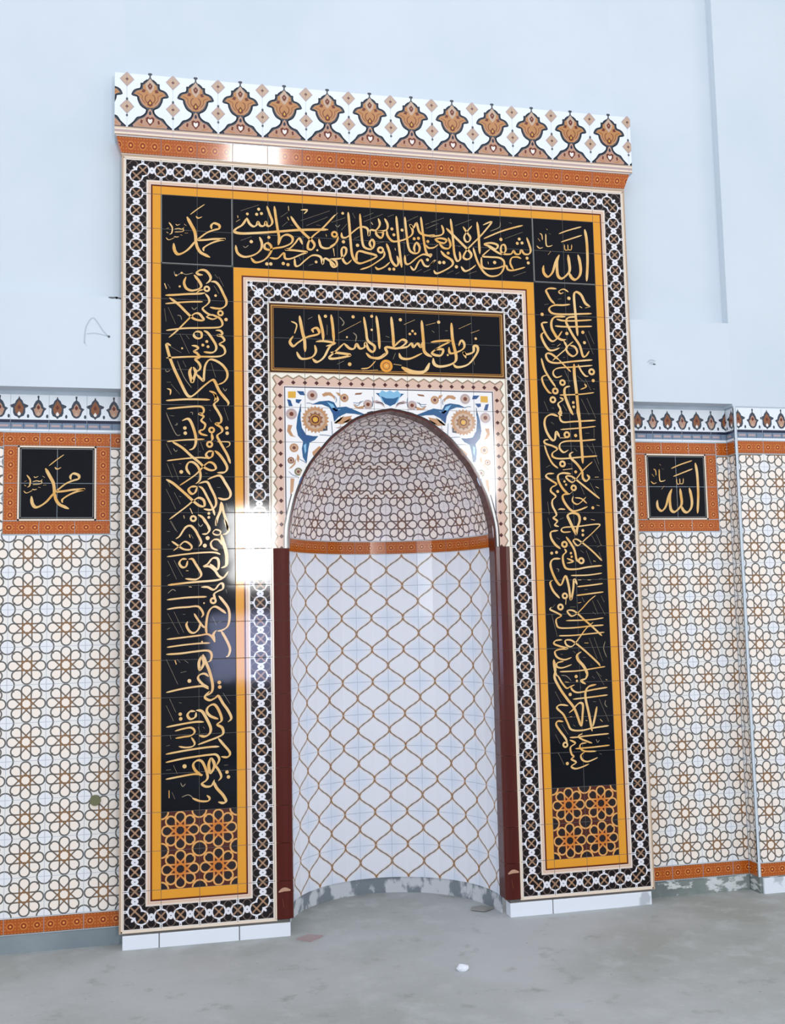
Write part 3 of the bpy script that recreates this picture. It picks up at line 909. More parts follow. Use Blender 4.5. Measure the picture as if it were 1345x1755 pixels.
'top': '''
s0.078 3.397,1.534 3.263,1.75 3.085,1.875 3.051,1.969 3.261,2.003 3.816,1.947 4.309,1.882 4.942,1.798 5.741,1.738
s0.06 3.397,1.534 3.463,1.691 3.573,1.777 3.662,1.737 3.708,1.63 3.774,1.741 3.885,1.735 3.931,1.616 3.975,1.729 4.064,1.724 4.121,1.604 4.045,1.377 3.969,1.15
s0.065 4.183,1.136 4.224,1.482 4.265,1.781 4.307,2.056 4.282,2.289
d0.046 3.734,1.258
d0.046 3.676,1.412
d0.046 3.811,1.381
d0.042 3.409,1.418
d0.051 3.514,2.229
d0.046 4.016,2.073
d0.051 3.952,2.86
d0.051 4.064,2.854
d0.051 4.422,2.823
d0.051 4.556,2.851
s0.065 4.282,2.289 4.375,2.052 4.533,1.962 4.69,2.034 4.665,2.197 4.439,2.326 4.169,2.388 4.034,2.441 3.901,2.403 3.902,2.287 3.992,2.248 4.08,2.346 4.056,2.532 3.875,2.749 3.63,2.831 3.499,2.701
s0.065 3.748,2.077 3.813,2.246 3.789,2.432 3.61,2.603 3.322,2.687 3.124,2.584 3.071,2.358
s0.06 4.032,2.672 4.255,2.682 4.437,2.511 4.48,2.67 4.66,2.661 4.932,2.53 5.114,2.45 4.821,2.42 4.483,2.405 4.618,2.362 4.778,2.191 4.893,2.045 4.981,2.226
s0.065 4.653,1.408 4.83,1.677 5.054,1.919 5.256,2.094 5.333,2.229 5.252,2.361 5.139,2.333 5.164,2.145 5.303,1.951 5.581,1.701 5.955,1.279
s0.06 4.75,2.656 4.77,2.863 4.883,2.857 5.066,2.685 5.272,2.535 5.499,2.569 5.564,2.774 5.613,2.609 5.772,2.67 5.941,2.824
s0.061 5.952,2.17 5.732,2.299 5.527,2.264 5.462,2.035
s0.047 4.95,1.202 5.132,1.191 5.039,1.314
t0.021 3.222,1.337 3.735,1.131
s0.051 3.132,1.482 3.143,1.55
s0.046 3.087,1.669 3.198,1.593
t0.021 3.215,2.212 3.526,2.079
t0.021 4.946,1.518 5.796,1.171
t0.021 5.103,1.66 5.724,1.364
t0.021 4.359,1.45 4.564,1.297
t0.021 4.401,1.726 4.56,1.577
t0.021 3.28,2.369 3.346,2.411 3.435,2.337
s0.047 4.588,1.109 4.598,1.249
t0.021 4.864,2.58 4.93,2.692
t0.021 5.154,2.842 5.291,2.789
s0.056 4.562,1.437 4.595,1.528
t0.021 4.649,1.664 4.717,1.684
s0.037 5.892,2.29 5.911,2.523
t0.021 5.399,1.618 5.513,1.635
s0.037 5.67,1.883 5.691,1.951
d0.042 5.372,2.727
d0.033 5.411,2.376
s0.066 6.338,1.177 6.366,1.553 6.393,2.021 6.442,2.488 6.6,2.69 6.809,2.655 7.163,2.46 6.861,2.371 6.63,2.337 6.558,2.481 6.578,2.644
s0.061 6.131,1.802 6.152,1.942 6.29,1.933 6.478,1.758 6.69,1.603 6.899,1.638 6.942,1.848 6.992,1.68 7.155,1.67 7.276,1.497 7.233,1.31
s0.062 7.155,1.67 7.176,1.81 7.315,1.897 7.365,1.728 7.178,1.716 7.461,1.651 7.511,1.482 7.421,1.298
s0.062 6.686,1.202 6.713,1.649 6.751,2.095 6.841,2.231 7.027,2.244 7.1,2.075 7.033,1.961 6.96,2.083 7.027,2.22
r0.099 5.923,1.873
s0.061 6.037,1.925 5.965,2.116 5.779,2.244
s0.061 5.773,2.617 5.888,2.611 6.095,2.577 6.235,2.452 6.261,2.287 6.169,2.245 6.121,2.365 6.163,2.62 6.276,2.731 6.417,2.606
s0.056 5.771,2.711 5.861,2.846 5.976,2.816 5.955,2.678 5.819,2.615
s0.062 7.484,1.65 7.504,1.815 7.642,1.972 7.831,1.962 8.069,1.876 8.238,1.747 8.266,1.603 8.198,1.44 8.291,1.53 8.39,1.38 8.478,1.662 8.715,1.743 8.944,1.706
s0.067 7.777,1.204 7.813,1.701 7.849,2.174 7.907,2.762
s0.062 8.037,1.211 8.074,1.686 8.134,2.158 8.249,2.294 8.415,2.285 8.467,2.115 8.375,1.978 8.3,2.125 8.321,2.266
s0.062 8.526,1.18 8.574,1.656 8.634,2.13 8.7,2.317 8.818,2.382
s0.062 8.01,2.378 8.028,2.614 8.146,2.631 8.388,2.429 8.581,2.323 8.771,2.36
r0.104 7.283,2.265
s0.061 7.4,2.294 7.373,2.46 7.159,2.637 6.923,2.79 6.666,2.885
s0.066 7.464,2.054 7.541,2.286 7.605,2.566 7.743,2.724 7.816,2.602 7.773,2.415
s0.066 7.109,2.78 7.201,2.846 7.39,2.766 7.557,2.615
s0.057 8.168,2.701 8.284,2.814 8.408,2.594 8.505,2.494 8.596,2.655 8.739,2.671 8.923,2.471
d0.042 6.176,1.223
d0.052 6.184,2.08
d0.052 6.598,2.162
d0.048 7.638,1.605
d0.048 7.693,1.78
d0.048 7.945,1.622
d0.048 8.307,1.863
d0.048 8.438,1.843
d0.048 8.722,1.922
d0.048 8.696,2.483
d0.047 7.541,2.828
d0.047 7.67,2.822
s0.053 8.933,2.089 8.753,2.123 8.66,2.033
t0.021 6.789,1.29 7.096,1.152
t0.021 6.81,1.431 7.377,1.17
t0.021 5.837,1.515 6.254,1.348
s0.038 5.791,1.471 6.026,1.221
t0.022 8.081,1.352 8.443,1.162
t0.022 8.652,1.412 8.955,1.273
t0.022 8.673,1.53 8.952,1.393
t0.021 7.517,1.244 7.707,1.161
t0.021 6.132,1.731 6.297,1.533
t0.021 6.466,1.193 6.544,1.353
t0.021 7.171,2.071 7.383,2.011
t0.021 6.498,1.968 6.662,1.888
t0.021 8.329,2.882 8.522,2.778
t0.021 8.567,2.87 8.784,2.764
s0.037 5.87,2.286 5.912,2.493
t0.021 5.95,1.578 6.018,1.644 6.089,1.57
s0.043 7.72,2.181 7.73,2.252
s0.043 7.02,1.441 7.065,1.51
t0.021 8.057,2.399 8.153,2.347
s0.058 9.157,1.392 9.212,1.581 9.124,1.706 8.763,1.775
s0.062 8.929,1.837 9.122,1.802 9.289,1.84 9.238,1.939 9.07,1.925 8.929,1.837
s0.062 9.07,1.949 9.186,2.086 9.354,2.1 9.418,1.977 9.352,1.765
s0.057 8.754,2.122 8.898,2.102 9.044,1.998
s0.063 9.44,1.182 9.479,1.541 9.505,1.9 9.531,2.258 9.609,2.469 9.708,2.392 9.69,2.177
s0.063 9.299,1.48 9.487,1.661 9.723,1.887 9.935,2.092 10.053,2.229 10.025,2.351 9.902,2.406 9.807,2.339 9.885,2.167 10.011,2.015 10.313,1.708 10.516,1.478 10.722,1.199 10.448,1.313
s0.053 9.822,1.4 9.927,1.562 10.044,1.724 9.991,1.848 9.894,1.853 9.85,1.711 9.952,1.537 10.104,1.358
s0.068 10.266,1.227 10.304,1.612 10.308,1.854 10.321,2.215
s0.063 10.459,1.736 10.958,1.5 11.359,1.354 11.712,1.247
s0.063 10.454,1.893 10.7,1.855 10.895,1.917 10.817,2.042 10.623,1.956 10.453,1.918
s0.058 10.55,1.936 10.84,2.113 11.01,2.177 11.137,2.073 11.118,1.904 11.019,1.91 10.988,2.081 11.084,2.173 11.307,2.16 11.385,2.059 11.456,2.152 11.58,2.145 11.634,2.021 11.73,2.137 11.88,2.129 11.935,1.979 11.823,1.62
s0.058 10.645,2.052 10.494,2.181 10.417,2.282 10.637,2.294 10.932,2.302 11.076,2.415 11.043,2.659 10.89,2.835 10.643,2.884 10.45,2.785 10.287,2.553 10.196,2.318 10.12,2.033
s0.058 10.367,2.308 10.383,2.596 10.576,2.659 10.872,2.619 11.121,2.534 11.191,2.651 11.364,2.666 11.74,2.55
s0.053 11.365,2.642 11.272,2.453 11.328,2.28 11.502,2.247 11.625,2.289
s0.063 10.189,2.559 10.039,2.686 9.843,2.768 9.726,2.631
s0.067 9.111,2.186 9.228,2.323 9.441,2.455 9.461,2.597 9.264,2.75 8.973,2.884 8.88,2.794
s0.052 8.739,2.683 8.886,2.532 8.96,2.48
d0.053 9.066,2.546
d0.053 9.198,2.539
d0.048 9.338,2.245
d0.053 9.58,2.65
d0.053 10.779,2.455
d0.054 11,1.729
d0.049 11.584,1.682
d0.049 11.517,1.82
d0.049 11.667,1.8
d0.049 11.812,2.266
d0.049 11.845,2.411
t0.022 8.774,1.356 9.235,1.171
t0.022 8.77,1.488 9.062,1.35
t0.022 9.568,1.391 10.085,1.166
t0.022 10.663,1.494 10.963,1.354 10.994,1.182
t0.022 11.125,1.697 11.704,1.456
t0.022 11.357,2.848 11.76,2.694
t0.022 9.937,2.859 10.207,2.75
t0.022 9.549,2.879 9.672,2.813
t0.021 9.285,2.869 9.48,2.775
t0.022 9.647,2.012 9.719,2.032
s0.043 10.571,2.442 10.581,2.514
t0.022 8.96,1.548 9.033,1.52
t0.022 11.266,1.189 11.364,1.208
s0.057 8.749,2.301 8.82,2.321 8.77,2.419''',
'centre': '''
s0.079 4.869,4.337 4.944,4.796 5.005,5.058 5.017,5.387
s0.073 5.268,4.817 5.237,4.719 5.368,4.681 5.415,4.845 5.071,4.957 4.81,5.131 4.679,5.234 4.584,5.106 4.683,4.938
s0.073 5.423,4.281 5.53,4.774 5.543,5.038
s0.073 5.784,4.266 5.828,4.63 5.853,5.06
s0.066 5.33,5.079 5.559,5.054 5.885,5.109 5.622,5.201
s0.066 5.296,5.179 5.325,5.376 5.193,5.545 4.901,5.587 4.774,5.395
s0.073 5.886,5.092 5.719,5.23 5.551,5.533 5.354,5.671 5.225,5.577
s0.073 6.149,5.099 5.881,5.357 5.715,5.528 5.878,5.556 6.341,5.441 5.979,5.387 5.75,5.378
s0.066 6.149,5.099 6.311,5.243 6.444,5.239 6.512,5.103 6.609,5.233 6.743,5.195 6.779,5.06 6.875,5.257 7.007,5.319 7.044,5.151 6.847,4.991 6.803,4.692 6.744,4.292
s0.067 6.79,5.36 6.937,5.488 7.171,5.48 7.358,5.341
s0.074 7.113,4.244 7.169,4.745 7.193,5.229
s0.04 5.989,4.806 6.658,4.43
t0.03 5.111,4.426 5.242,4.355
s0.04 4.624,4.512 4.784,4.605 4.716,4.871
t0.03 6.03,4.322 6.16,4.483 6.092,4.586
t0.03 6.419,4.773 6.517,4.87 6.481,5.038
d0.05 5.619,4.322
d0.05 6.428,4.306
d0.047 6.978,4.266
d0.037 6.97,4.669
d0.056 6.303,5.708
d0.03 6.235,4.913
t0.03 5.941,5.719 6.14,5.613
s0.046 6.631,5.83 6.864,5.79 7.068,5.584
s0.04 6.663,5.895 7.13,5.848
t0.03 5.664,4.57 5.66,4.869
s0.08 7.559,4.255 7.601,4.798 7.611,5.195
s0.072 7.611,5.159 7.853,4.933 7.997,5.001 7.738,5.191 7.376,5.167 7.408,5.346 7.224,5.497 7.008,5.522
s0.072 7.629,5.195 7.994,5.146 8.142,5.032 8.213,5.138 8.326,5.025 8.433,5.13 8.474,4.983
s0.08 8.472,4.327 8.511,4.946 8.54,5.272 8.757,5.41
s0.072 7.771,5.334 7.84,5.477 8.095,5.486 8.465,5.311
s0.073 8.732,4.974 8.991,4.928 9.326,4.916 8.986,5.111 8.76,5.301 9.017,5.365 9.096,5.18 8.837,5.189
s0.08 8.793,5.446 8.825,5.626 9.008,5.693 9.343,5.61 9.497,5.423 9.401,4.877 9.378,4.364
s0.066 9.583,5.054 9.662,4.886 9.753,4.974 9.73,5.122 9.54,5.238 9.315,5.282 9.283,5.101
s0.073 9.399,5.608 9.527,5.696 9.866,5.594 10.138,5.255 10.163,5.07 10.051,5.037 10.027,5.222 9.799,5.303 9.727,5.232 9.796,5.413
d0.051 7.83,4.335
d0.051 8.988,4.361
d0.04 8.188,4.659
d0.04 8.105,4.75
d0.04 8.267,4.736
d0.041 10.114,4.814
d0.033 9.24,5.34
s0.036 7.936,4.476 8.27,4.317
s0.037 8.597,4.468 8.895,4.383
s0.037 9.597,4.539 9.978,4.358
s0.037 9.969,4.654 10.235,4.551
t0.033 9.185,4.61 9.26,4.607
t0.033 8.778,4.626 8.85,4.678
t0.033 7.383,4.842 7.491,4.874
D0.187 7.382,5.725
t0.033 7.662,5.338 7.585,5.521
s0.123 7.834,5.747 8.086,5.866 8.377,5.894 8.563,5.816 8.679,5.595
s0.043 7.6,5.665 7.835,5.693
t0.033 10.02,5.442 10.053,5.606''',
'allah': '''
s0.079 13.717,1.249 13.761,1.533 13.773,1.89 13.764,2.336 13.712,2.889
s0.082 13.461,2.067 13.508,2.26 13.534,2.525 13.489,2.723 13.355,2.853 13.229,2.806 13.144,2.634
s0.082 13.139,2.085 13.158,2.279 13.175,2.544 13.105,2.689 12.916,2.84 12.791,2.775 12.763,2.565 12.774,2.3 12.854,2.101
s0.075 12.835,2.119 12.717,2.356 12.614,2.661 12.463,2.809 12.34,2.71 12.319,2.553 12.34,2.464
s0.05 12.862,1.443 13.161,1.319 13.609,1.175
s0.053 12.925,1.697 13.242,1.581 13.616,1.443
s0.028 13.032,1.771 13.044,1.93 13.136,1.925 13.143,1.765
s0.028 13.136,1.925 13.246,1.919 13.271,1.758
s0.028 12.242,1.463 12.312,1.512 12.325,1.67
s0.028 12.181,1.625 12.251,1.71
s0.036 12.441,1.468 12.446,1.822 12.554,1.852 12.647,1.811
s0.032 12.136,1.858 12.224,1.932 12.334,1.9
s0.035 12.584,2.009 12.489,2.121
s0.025 12.466,1.307 12.501,1.341
t0.016 12.533,1.445 12.605,1.476''',
'muhammad': '''
s0.076 1.713,1.608 1.838,1.847 1.931,2.038 1.954,2.283 1.899,2.369 1.742,2.558 1.571,2.682 1.447,2.705 1.369,2.595 1.346,2.4
s0.072 1.962,2.267 1.992,2.462 2.086,2.62 2.227,2.695 2.352,2.753
s0.066 2.18,2.582 2.18,2.484 2.385,2.341 2.622,2.245 2.781,2.202 2.465,2.213 2.228,2.251 2.024,2.263 2.119,2.159 2.277,2.034 2.466,1.949 2.608,1.899 2.609,1.799 2.467,1.75 2.388,1.83 2.403,1.928
s0.043 1.807,1.536 1.996,1.375 2.209,1.213
s0.04 1.964,1.575 2.027,1.629 2.137,1.581
s0.036 1.215,1.803 1.308,1.945 1.292,2.109 1.23,2.146
s0.029 1.153,1.987 1.215,1.967
s0.036 1.153,2.085 1.199,2.115
s0.026 1.37,1.99 1.479,1.967 1.572,1.978 1.635,1.925
s0.026 1.354,2.204 1.432,2.216 1.494,2.196
s0.023 1.137,2.249 1.215,2.31 1.37,2.236
s0.023 1.526,1.833 1.448,1.871 1.401,1.841
s0.023 1.603,1.96 1.603,2.042 1.37,2.072
s0.023 1.65,2.088 1.743,2.082
s0.023 1.635,1.826 1.697,1.872
s0.023 1.525,2.145 1.587,2.157''',
}

def parse(group):
    out = []
    for ln in STROKES[group].strip().splitlines():
        p = ln.split(); out.append((p[0][0], float(p[0][1:]), [tuple(map(float, q_.split(','))) for q_ in p[1:]]))
    return out
def lettering(pr, group, f=lambda x, r: (x, r), sc_=1.0):
    for i, (k, w, pts) in enumerate(parse(group)):
        pts = [f(*p) for p in pts]; w *= sc_
        lift = 0.00002 * (i % 7)
        if k == 's': pr.ribbon(pts, w * 1.12, 'gold', lift)
        elif k == 't': pr.ribbon(pts, w, 'faint_gold_lettering', lift - 0.0003, pen=False, sub=3)
        elif k == 'd': pr.disc(pts[0][0], pts[0][1], w, 'gold', 8, lift)
        elif k == 'D':
            pr.disc(pts[0][0], pts[0][1], w, 'amber_print', 18, lift); pr.ring(pts[0][0], pts[0][1], w * 0.55, w * 0.12, 'brown_print', 14, lift + 0.0005); pr.disc(pts[0][0], pts[0][1], w * 0.2, 'gold', 8, lift + 0.0005)
        elif k == 'r': pr.ring(pts[0][0], pts[0][1], w * 0.75, w * 0.62, 'gold', 12, lift)

# ================================================================== THE SETTING
# floor
n_x, n_y = 70, 60
vs_, fs = [], []
for j in range(n_y + 1):
    for i in range(n_x + 1):
        x = -6 + 15.0 * i / n_x; y = -8.0 + 9.2 * j / n_y
        z = 0.004 * math.sin(x * 2.1 + 0.7 * y) + 0.003 * math.sin(y * 3.7 - x) + random.uniform(-0.0012, 0.0012)
        vs_.append((x, y, min(0, z) - 0.002))
for j in range(n_y):
    for i in range(n_x):
        k = j * (n_x + 1) + i; fs.append((k, k + 1, k + n_x + 2, k + n_x + 1))
floor = bpy.data.objects.new('floor', poly_mesh('floor', vs_, fs, M['floor'], smooth=True)); COL.objects.link(floor)
floor['kind'] = 'structure'

def structure(name, loc, boxes_by_mat):
    """one wall: an object with a few plaster blocks; the first material group is the object's own mesh"""
    vs_, fs, fm, mats = [], [], [], []
    for k_, (mat, boxes) in enumerate(boxes_by_mat):
        mats.append(mat)
        for b_ in boxes:
            me = box_mesh(*b_, mat, org=Vector(loc)); k = len(vs_)
            vs_ += [v.co.copy() for v in me.vertices]; fs += [tuple(k + i for i in p.vertices) for p in me.polygons]; fm += [k_] * 6
            bpy.data.meshes.remove(me)
    o = bpy.data.objects.new(name, poly_mesh(name, vs_, fs, mats, fmat=fm)); COL.objects.link(o); o.location = loc
    o['kind'] = 'structure'
    return o
DADO = 0.55; BAND = 0.05; UP = 0.38; G = 0.0075
TOPROW = -16.0
wall_left = structure('wall_left', W(-5, 21.45, 1.5), [
    (M['plaster_white'], [(-32, 0.0, TOPROW, 4.0, UP, 2.0), (-32, 0.0, 4.0, 6.58, BAND, 2.0)]),
    (M['grout'], [(-32, 0.0, 6.58, 21.0, DADO + G, 2.0)]),
    (M['skirt_left'], [(-32, 0.0, 21.0, 22.0, DADO + 0.03, 2.0)])])
wall_right = structure('wall_right', W(17, 21.45, 1.5), [
    (M['plaster_white'], [(15.0, 18.45, TOPROW, 4.0, UP, 2.0), (15.0, 18.45, 4.0, 6.58, BAND, 2.0)]),
    (M['grout'], [(15.0, 18.49, 6.58, 21.0, DADO + G, 2.0)]),
    (M['skirt'], [(15.0, 18.49, 21.0, 22.0, DADO + 0.03, 2.0)])])
wall_above = structure('wall_above', W(7.5, 0, 1.5), [(M['plaster_white'], [(0.0, 15.0, TOPROW, -0.3, UP, 2.0)])])
wall_pier = structure('wall_pier', W(25, 21.45, 1.5), [
    (M['plaster_white'], [(18.45, 42, TOPROW, 6.65, BAND, 2.0)]),
    (M['grout'], [(18.50, 42, 6.65, 20.97, BAND + G, 2.0)]),
    (M['skirt'], [(18.52, 42, 20.97, 22.0, BAND + 0.03, 2.0)])])

# --------------------------------------------------- dado tiling, per wall
id_uv = lambda s_, t_: (s_, t_)
girih_me = flat_tile_mesh('girih', 1, 1, M['girih'], id_uv)
def girih_part(w, h, s0, t0):
    return flat_tile_mesh(('girihp', round(w, 3), round(h, 3), round(s0, 3), round(t0, 3)), w, h, M['girih'], lambda s_, t_: (s0 + s_ * w, t0 + t_ * h))
LH = 0.42
def listello_me(w, s0=0.0, vertical=False, h=LH):
    if vertical: return flat_tile_mesh(('lv', round(w, 3), round(h, 3), round(s0, 3)), h, w, M['listello'], lambda s_, t_: (s0 + t_ * w, s_ * 0.42))
    return flat_tile_mesh(('lh', round(w, 3), round(h, 3), round(s0, 3)), w, h, M['listello'], lambda s_, t_: (s0 + s_ * w, t_ * 0.42))
def fill_x(x0, x1, off):
    """cut x0..x1 at tile seams off + k"""
    out = []; a = x0
    while a < x1 - 0.02:
        b_ = math.floor(a - off + 1.0001) + off
        b_ = min(b_, x1)
        if b_ - a > 0.03: out.append((a, b_))
        a = b_
    return out

def fleuron(pr, cx, base_row, kind, s=1.0, lift=0.0):
    """small palmette of the dado frieze; kind 0 tall, 1 lower with a stalk"""
    if kind == 0:
        half = [(0, .66), (.03, .58), (.09, .52), (.12, .44), (.26, .38), (.24, .33), (.17, .30), (.17, .16), (.13, .07), (.04, .03), (0, -.02)]
        ink = half; inner = [(0, .54), (.06, .45), (.10, .36), (.13, .32), (.11, .20), (.08, .14), (0, .12)]
    else:
        ink = [(0, .68), (.03, .66), (.015, .56), (.08, .50), (.13, .40), (.14, .34), (.23, .29), (.17, .22), (.13, .10), (.07, .03), (0, .01)]
        inner = [(0, .46), (.06, .38), (.08, .30), (.13, .27), (.10, .18), (.07, .10), (0, .06)]
    def full(h): return [(cx + x * s, base_row - v * s) for x, v in h] + [(cx - x * s, base_row - v * s) for x, v in reversed(h) if x > 0]
    pr.poly(full(ink), 'ink_print', lift)
    pr.poly(full(inner), 'brown_print' if kind == 0 else 'rose_print', lift + .0006)
    pr.poly(full([(0, .40), (.05, .33), (.03, .28), (0, .26)]), 'dark_red_print', lift + .0012)
    pr.poly(full([(0, .20), (.05, .13), (.03, .08), (0, .07)]), 'pale_print' if kind == 0 else 'stone_print', lift + .0012)
    pr.disc(cx + .25 * s, base_row - .06 * s, .035 * s, 'ink_print', 8, lift, 1.7)
def frieze_print(pr, x0, x1, top, dirn=1, at=0.0):
    base_row = top + 0.66
    k0 = math.floor((x0 - at) * 2) - 1
    for k in range(k0, int((x1 - at) * 2) + 3):
        fleuron(pr, at + k * 0.5, base_row, k % 2, 0.93)
    pr.rect(x0, x1, top + 0.70, top + 0.785, 'navy_print', .0003)
    pr.rect(x0, x1, top + 0.785, top + 0.96, 'slate_print', .0003)
    n_ = int((x1 - x0) / 0.33) + 2
    for i in range(n_):
        a = x0 + i * 0.33
        if a < x1 - .03: pr.rect(a, min(a + .012, x1), top + 0.785, top + 0.96, 'navy_print', .0008)
        if a + .3 < x1: pr.rect(a + .05, a + .28, top + .84, top + .90, 'mauve_print', .0008)
    pr.clip(x0, x1)

def dado(parent, x0, x1, D, off, frieze_at, panel=None, top=6.69, top_end=7.72):
    """panel = (x0, x1) columns covered by the name plaque (rows 7.74 to 10.54)"""
    # frieze
    for a, b_ in fill_x(x0, x1, off):
        w = b_ - a
        me = flat_tile_mesh(('frz', round(w, 3)), w, 1.03, M['white'], id_uv)
        o = put_tile('frieze_tile', me, parent, (a + b_) / 2, top + 0.515, D)
        o.rotation_euler = (0, 0, 0)
        pr = Print(D - LIFT * 0.5); frieze_print(pr, a + .006, b_ - .006, top, 1, frieze_at)
        org = W((a + b_) / 2, top + 0.515, D)
        p = bpy.data.objects.new('frieze_print', pr.mesh('frieze_print', org)); COL.objects.link(p); p.parent = o
    spans = [(x0, x1)]
    if panel: spans = [s_ for s_ in ((x0, panel[0]), (panel[1], x1)) if s_[1] - s_[0] > 0.05]
    for s0, s1 in spans:
        for a, b_ in fill_x(s0, s1, off):
            put_tile('border_tile', listello_me(b_ - a, a - off), parent, (a + b_) / 2, top_end + 0.01 + LH / 2, D)
        r = top_end + LH + 0.02
        while r < 10.55 - .02:
            nr = min(math.floor(r - 0.56 + 1.0001) + 0.56, 10.56)
            for a, b_ in fill_x(s0, s1, off):
                put_tile('wall_tile', girih_part(b_ - a, nr - r, (a - off) % 1.0, (20.56 - nr) % 1.0), parent, (a + b_) / 2, (r + nr) / 2, D)
            r = nr
    for k in range(10):
        for a, b_ in fill_x(x0, x1, off):
            w = b_ - a
            me = girih_me if abs(w - 1) < .01 else girih_part(w, 1, (a - off) % 1.0, 0)
            put_tile('wall_tile', me, parent, (a + b_) / 2, 11.06 + k, D)
    for a, b_ in fill_x(x0, x1, off):
        put_tile('border_tile', listello_me(b_ - a, a - off), parent, (a + b_) / 2, 20.57 + LH / 2, D)
dado(wall_left, -8.0, -0.06, DADO, 0.0, 0.22, panel=(-3.17, -0.36))
dado(wall_right, 15.06, 18.475, DADO, -0.06, 0.47, panel=(15.28, 18.09))
dado(wall_pier, 18.56, 24.0, BAND, 0.44, 0.62)
# the pier's narrow return towards the wall
for k in range(14):
    r0 = 7.72 + LH + .02 if k == 0 else 7.56 + k
    r1 = 8.56 if k == 0 else min(8.56 + k, 20.56)
    if r1 - r0 < .05: continue
    me = girih_part(0.5, r1 - r0, 0.0, (20.56 - r1) % 1.0)
    put_tile('wall_tile', me, wall_pier, 18.475, (r0 + r1) / 2, (DADO + BAND) / 2, rot=(0, 0, -PI / 2))
for rr in (7.73 + LH / 2, 20.57 + LH / 2):
    put_tile('border_tile', listello_me(0.5, 0.1), wall_pier, 18.475, rr, (DADO + BAND) / 2, rot=(0, 0, -PI / 2))
o = put_tile('frieze_tile', flat_tile_mesh('frz_side', 0.5, 1.03, M['white'], id_uv), wall_pier, 18.475, 6.69 + .515, (DADO + BAND) / 2, rot=(0, 0, -PI / 2))
pr = Print(-LIFT * .5); frieze_print(pr, -.24, .24, 6.69, 1, 0.1)
p = bpy.data.objects.new('frieze_print', pr.mesh('frieze_print', W(0, 6.69 + .515, 0))); COL.objects.link(p); p.parent = o
# white corner bead of the pier
bead = mesh_obj('corner_bead', box_mesh(18.475, 18.54, 6.6, 20.97, BAND - .012, BAND + .06, M['plaster_white'], org=W(18.5, 20.97, BAND)), wall_pier, W(18.5, 20.97, BAND))

# marks on the bare wall
pr = Print(BAND - .004)
A_ = [(-1.05, 5.35), (-1.02, 4.95), (-.93, 4.72), (-.82, 4.62), (-.70, 4.75), (-.55, 4.98), (-.42, 5.12)]
pr.ribbon(A_, .035, 'pencil_mark', pen=False)
pr.ribbon([(-1.0, 5.08), (-.75, 5.05), (-.42, 5.12)], .03, 'pencil_mark', pen=False)
pr.ribbon([(-1.05, 5.3), (-.98, 5.42)], .03, 'pencil_mark', pen=False)
pr.disc(-.40, 5.13, .035, 'hole_dark', 8)
pr.build('pencil_scribble', wall_left)
pr = Print(BAND - .004)
pr.ribbon([(-.42, 4.02), (-.3, 4.03), (-.2, 4.02), (-.02, 4.06)], .05, 'hole_dark', pen=False)
pr.disc(-.20, 4.03, .035, 'hole_dark', 8)
pr.build('plaster_crack', wall_left)
pr = Print(BAND - .004)
pr.ribbon([(15.62, 5.35), (15.75, 5.27), (15.9, 5.3)], .05, 'pencil_mark', pen=False); pr.disc(15.78, 5.37, .10, 'pencil_mark', 10, sq=.5); pr.disc(15.86, 5.4, .05, 'hole_dark', 8, sq=.4)
pr.build('chipped_spot', wall_right)

# ================================================================== NAME PLAQUES ON THE SIDE WALLS
def plaque(x0, r0, D, group, src, label):
    t = thing('name_plaque', label, 'plaque', W(x0 + 1.4, r0 + 2.8, D))
    for i in range(3):
        w = 2.8 / 3
        put_tile('border_tile', listello_me(w, i * w, h=.38), t, x0 + (i + .5) * w, r0 + .19, D)
        put_tile('border_tile', listello_me(w, i * w, h=.38), t, x0 + (i + .5) * w, r0 + 2.61, D)
    for k in range(2):
        for xx in (x0 + .19, x0 + 2.61):
            put_tile('border_tile', listello_me(1.02, k * 1.02, True, .38), t, xx, r0 + .38 + (k + .5) * 1.02, D)
    for i in range(2):
        for k in range(2):
            put_tile('black_tile', flat_tile_mesh('blk', 1, 1, M['black'], id_uv), t, x0 + .9 + i, r0 + .9 + k, D - .002, tilt=.05)
    pr = Print(D - LIFT)
    a, b_ = x0 + .375, r0 + .375
    for (xa, xb, ra, rb) in ((a, a + 2.05, b_, b_ + .045), (a, a + 2.05, b_ + 2.005, b_ + 2.05), (a, a + .045, b_, b_ + 2.05), (a + 2.005, a + 2.05, b_, b_ + 2.05)):
        pr.rect(xa, xb, ra, rb, 'cream', .001)
    for (xa, xb, ra, rb) in ((a + .07, a + 1.98, b_ + .07, b_ + .09), (a + .07, a + 1.98, b_ + 1.96, b_ + 1.98), (a + .07, a + .09, b_ + .07, b_ + 1.98), (a + 1.96, a + 1.98, b_ + .07, b_ + 1.98)):
        pr.rect(xa, xb, ra, rb, 'grey_line')
    pr.build('cream_frame', t)
    pr = Print(D - LIFT * 1.3)
    sx, sy = src
    lettering(pr, group, lambda x, r: (x0 + .42 + (x - sx) * 0.97, r0 + .42 + (r - sy) * 0.97), .97)
    pr.build('lettering', t)
    return t
plaque(-3.17, 7.74, DADO, 'muhammad', (1.02, 1.02), 'square black plaque with one gold Arabic name and small faint script, orange border, left wall')
plaque(15.28, 7.74, DADO, 'allah', (12.02, 1.02), 'square black plaque with tall gold Arabic letters, orange border, wall right of niche')

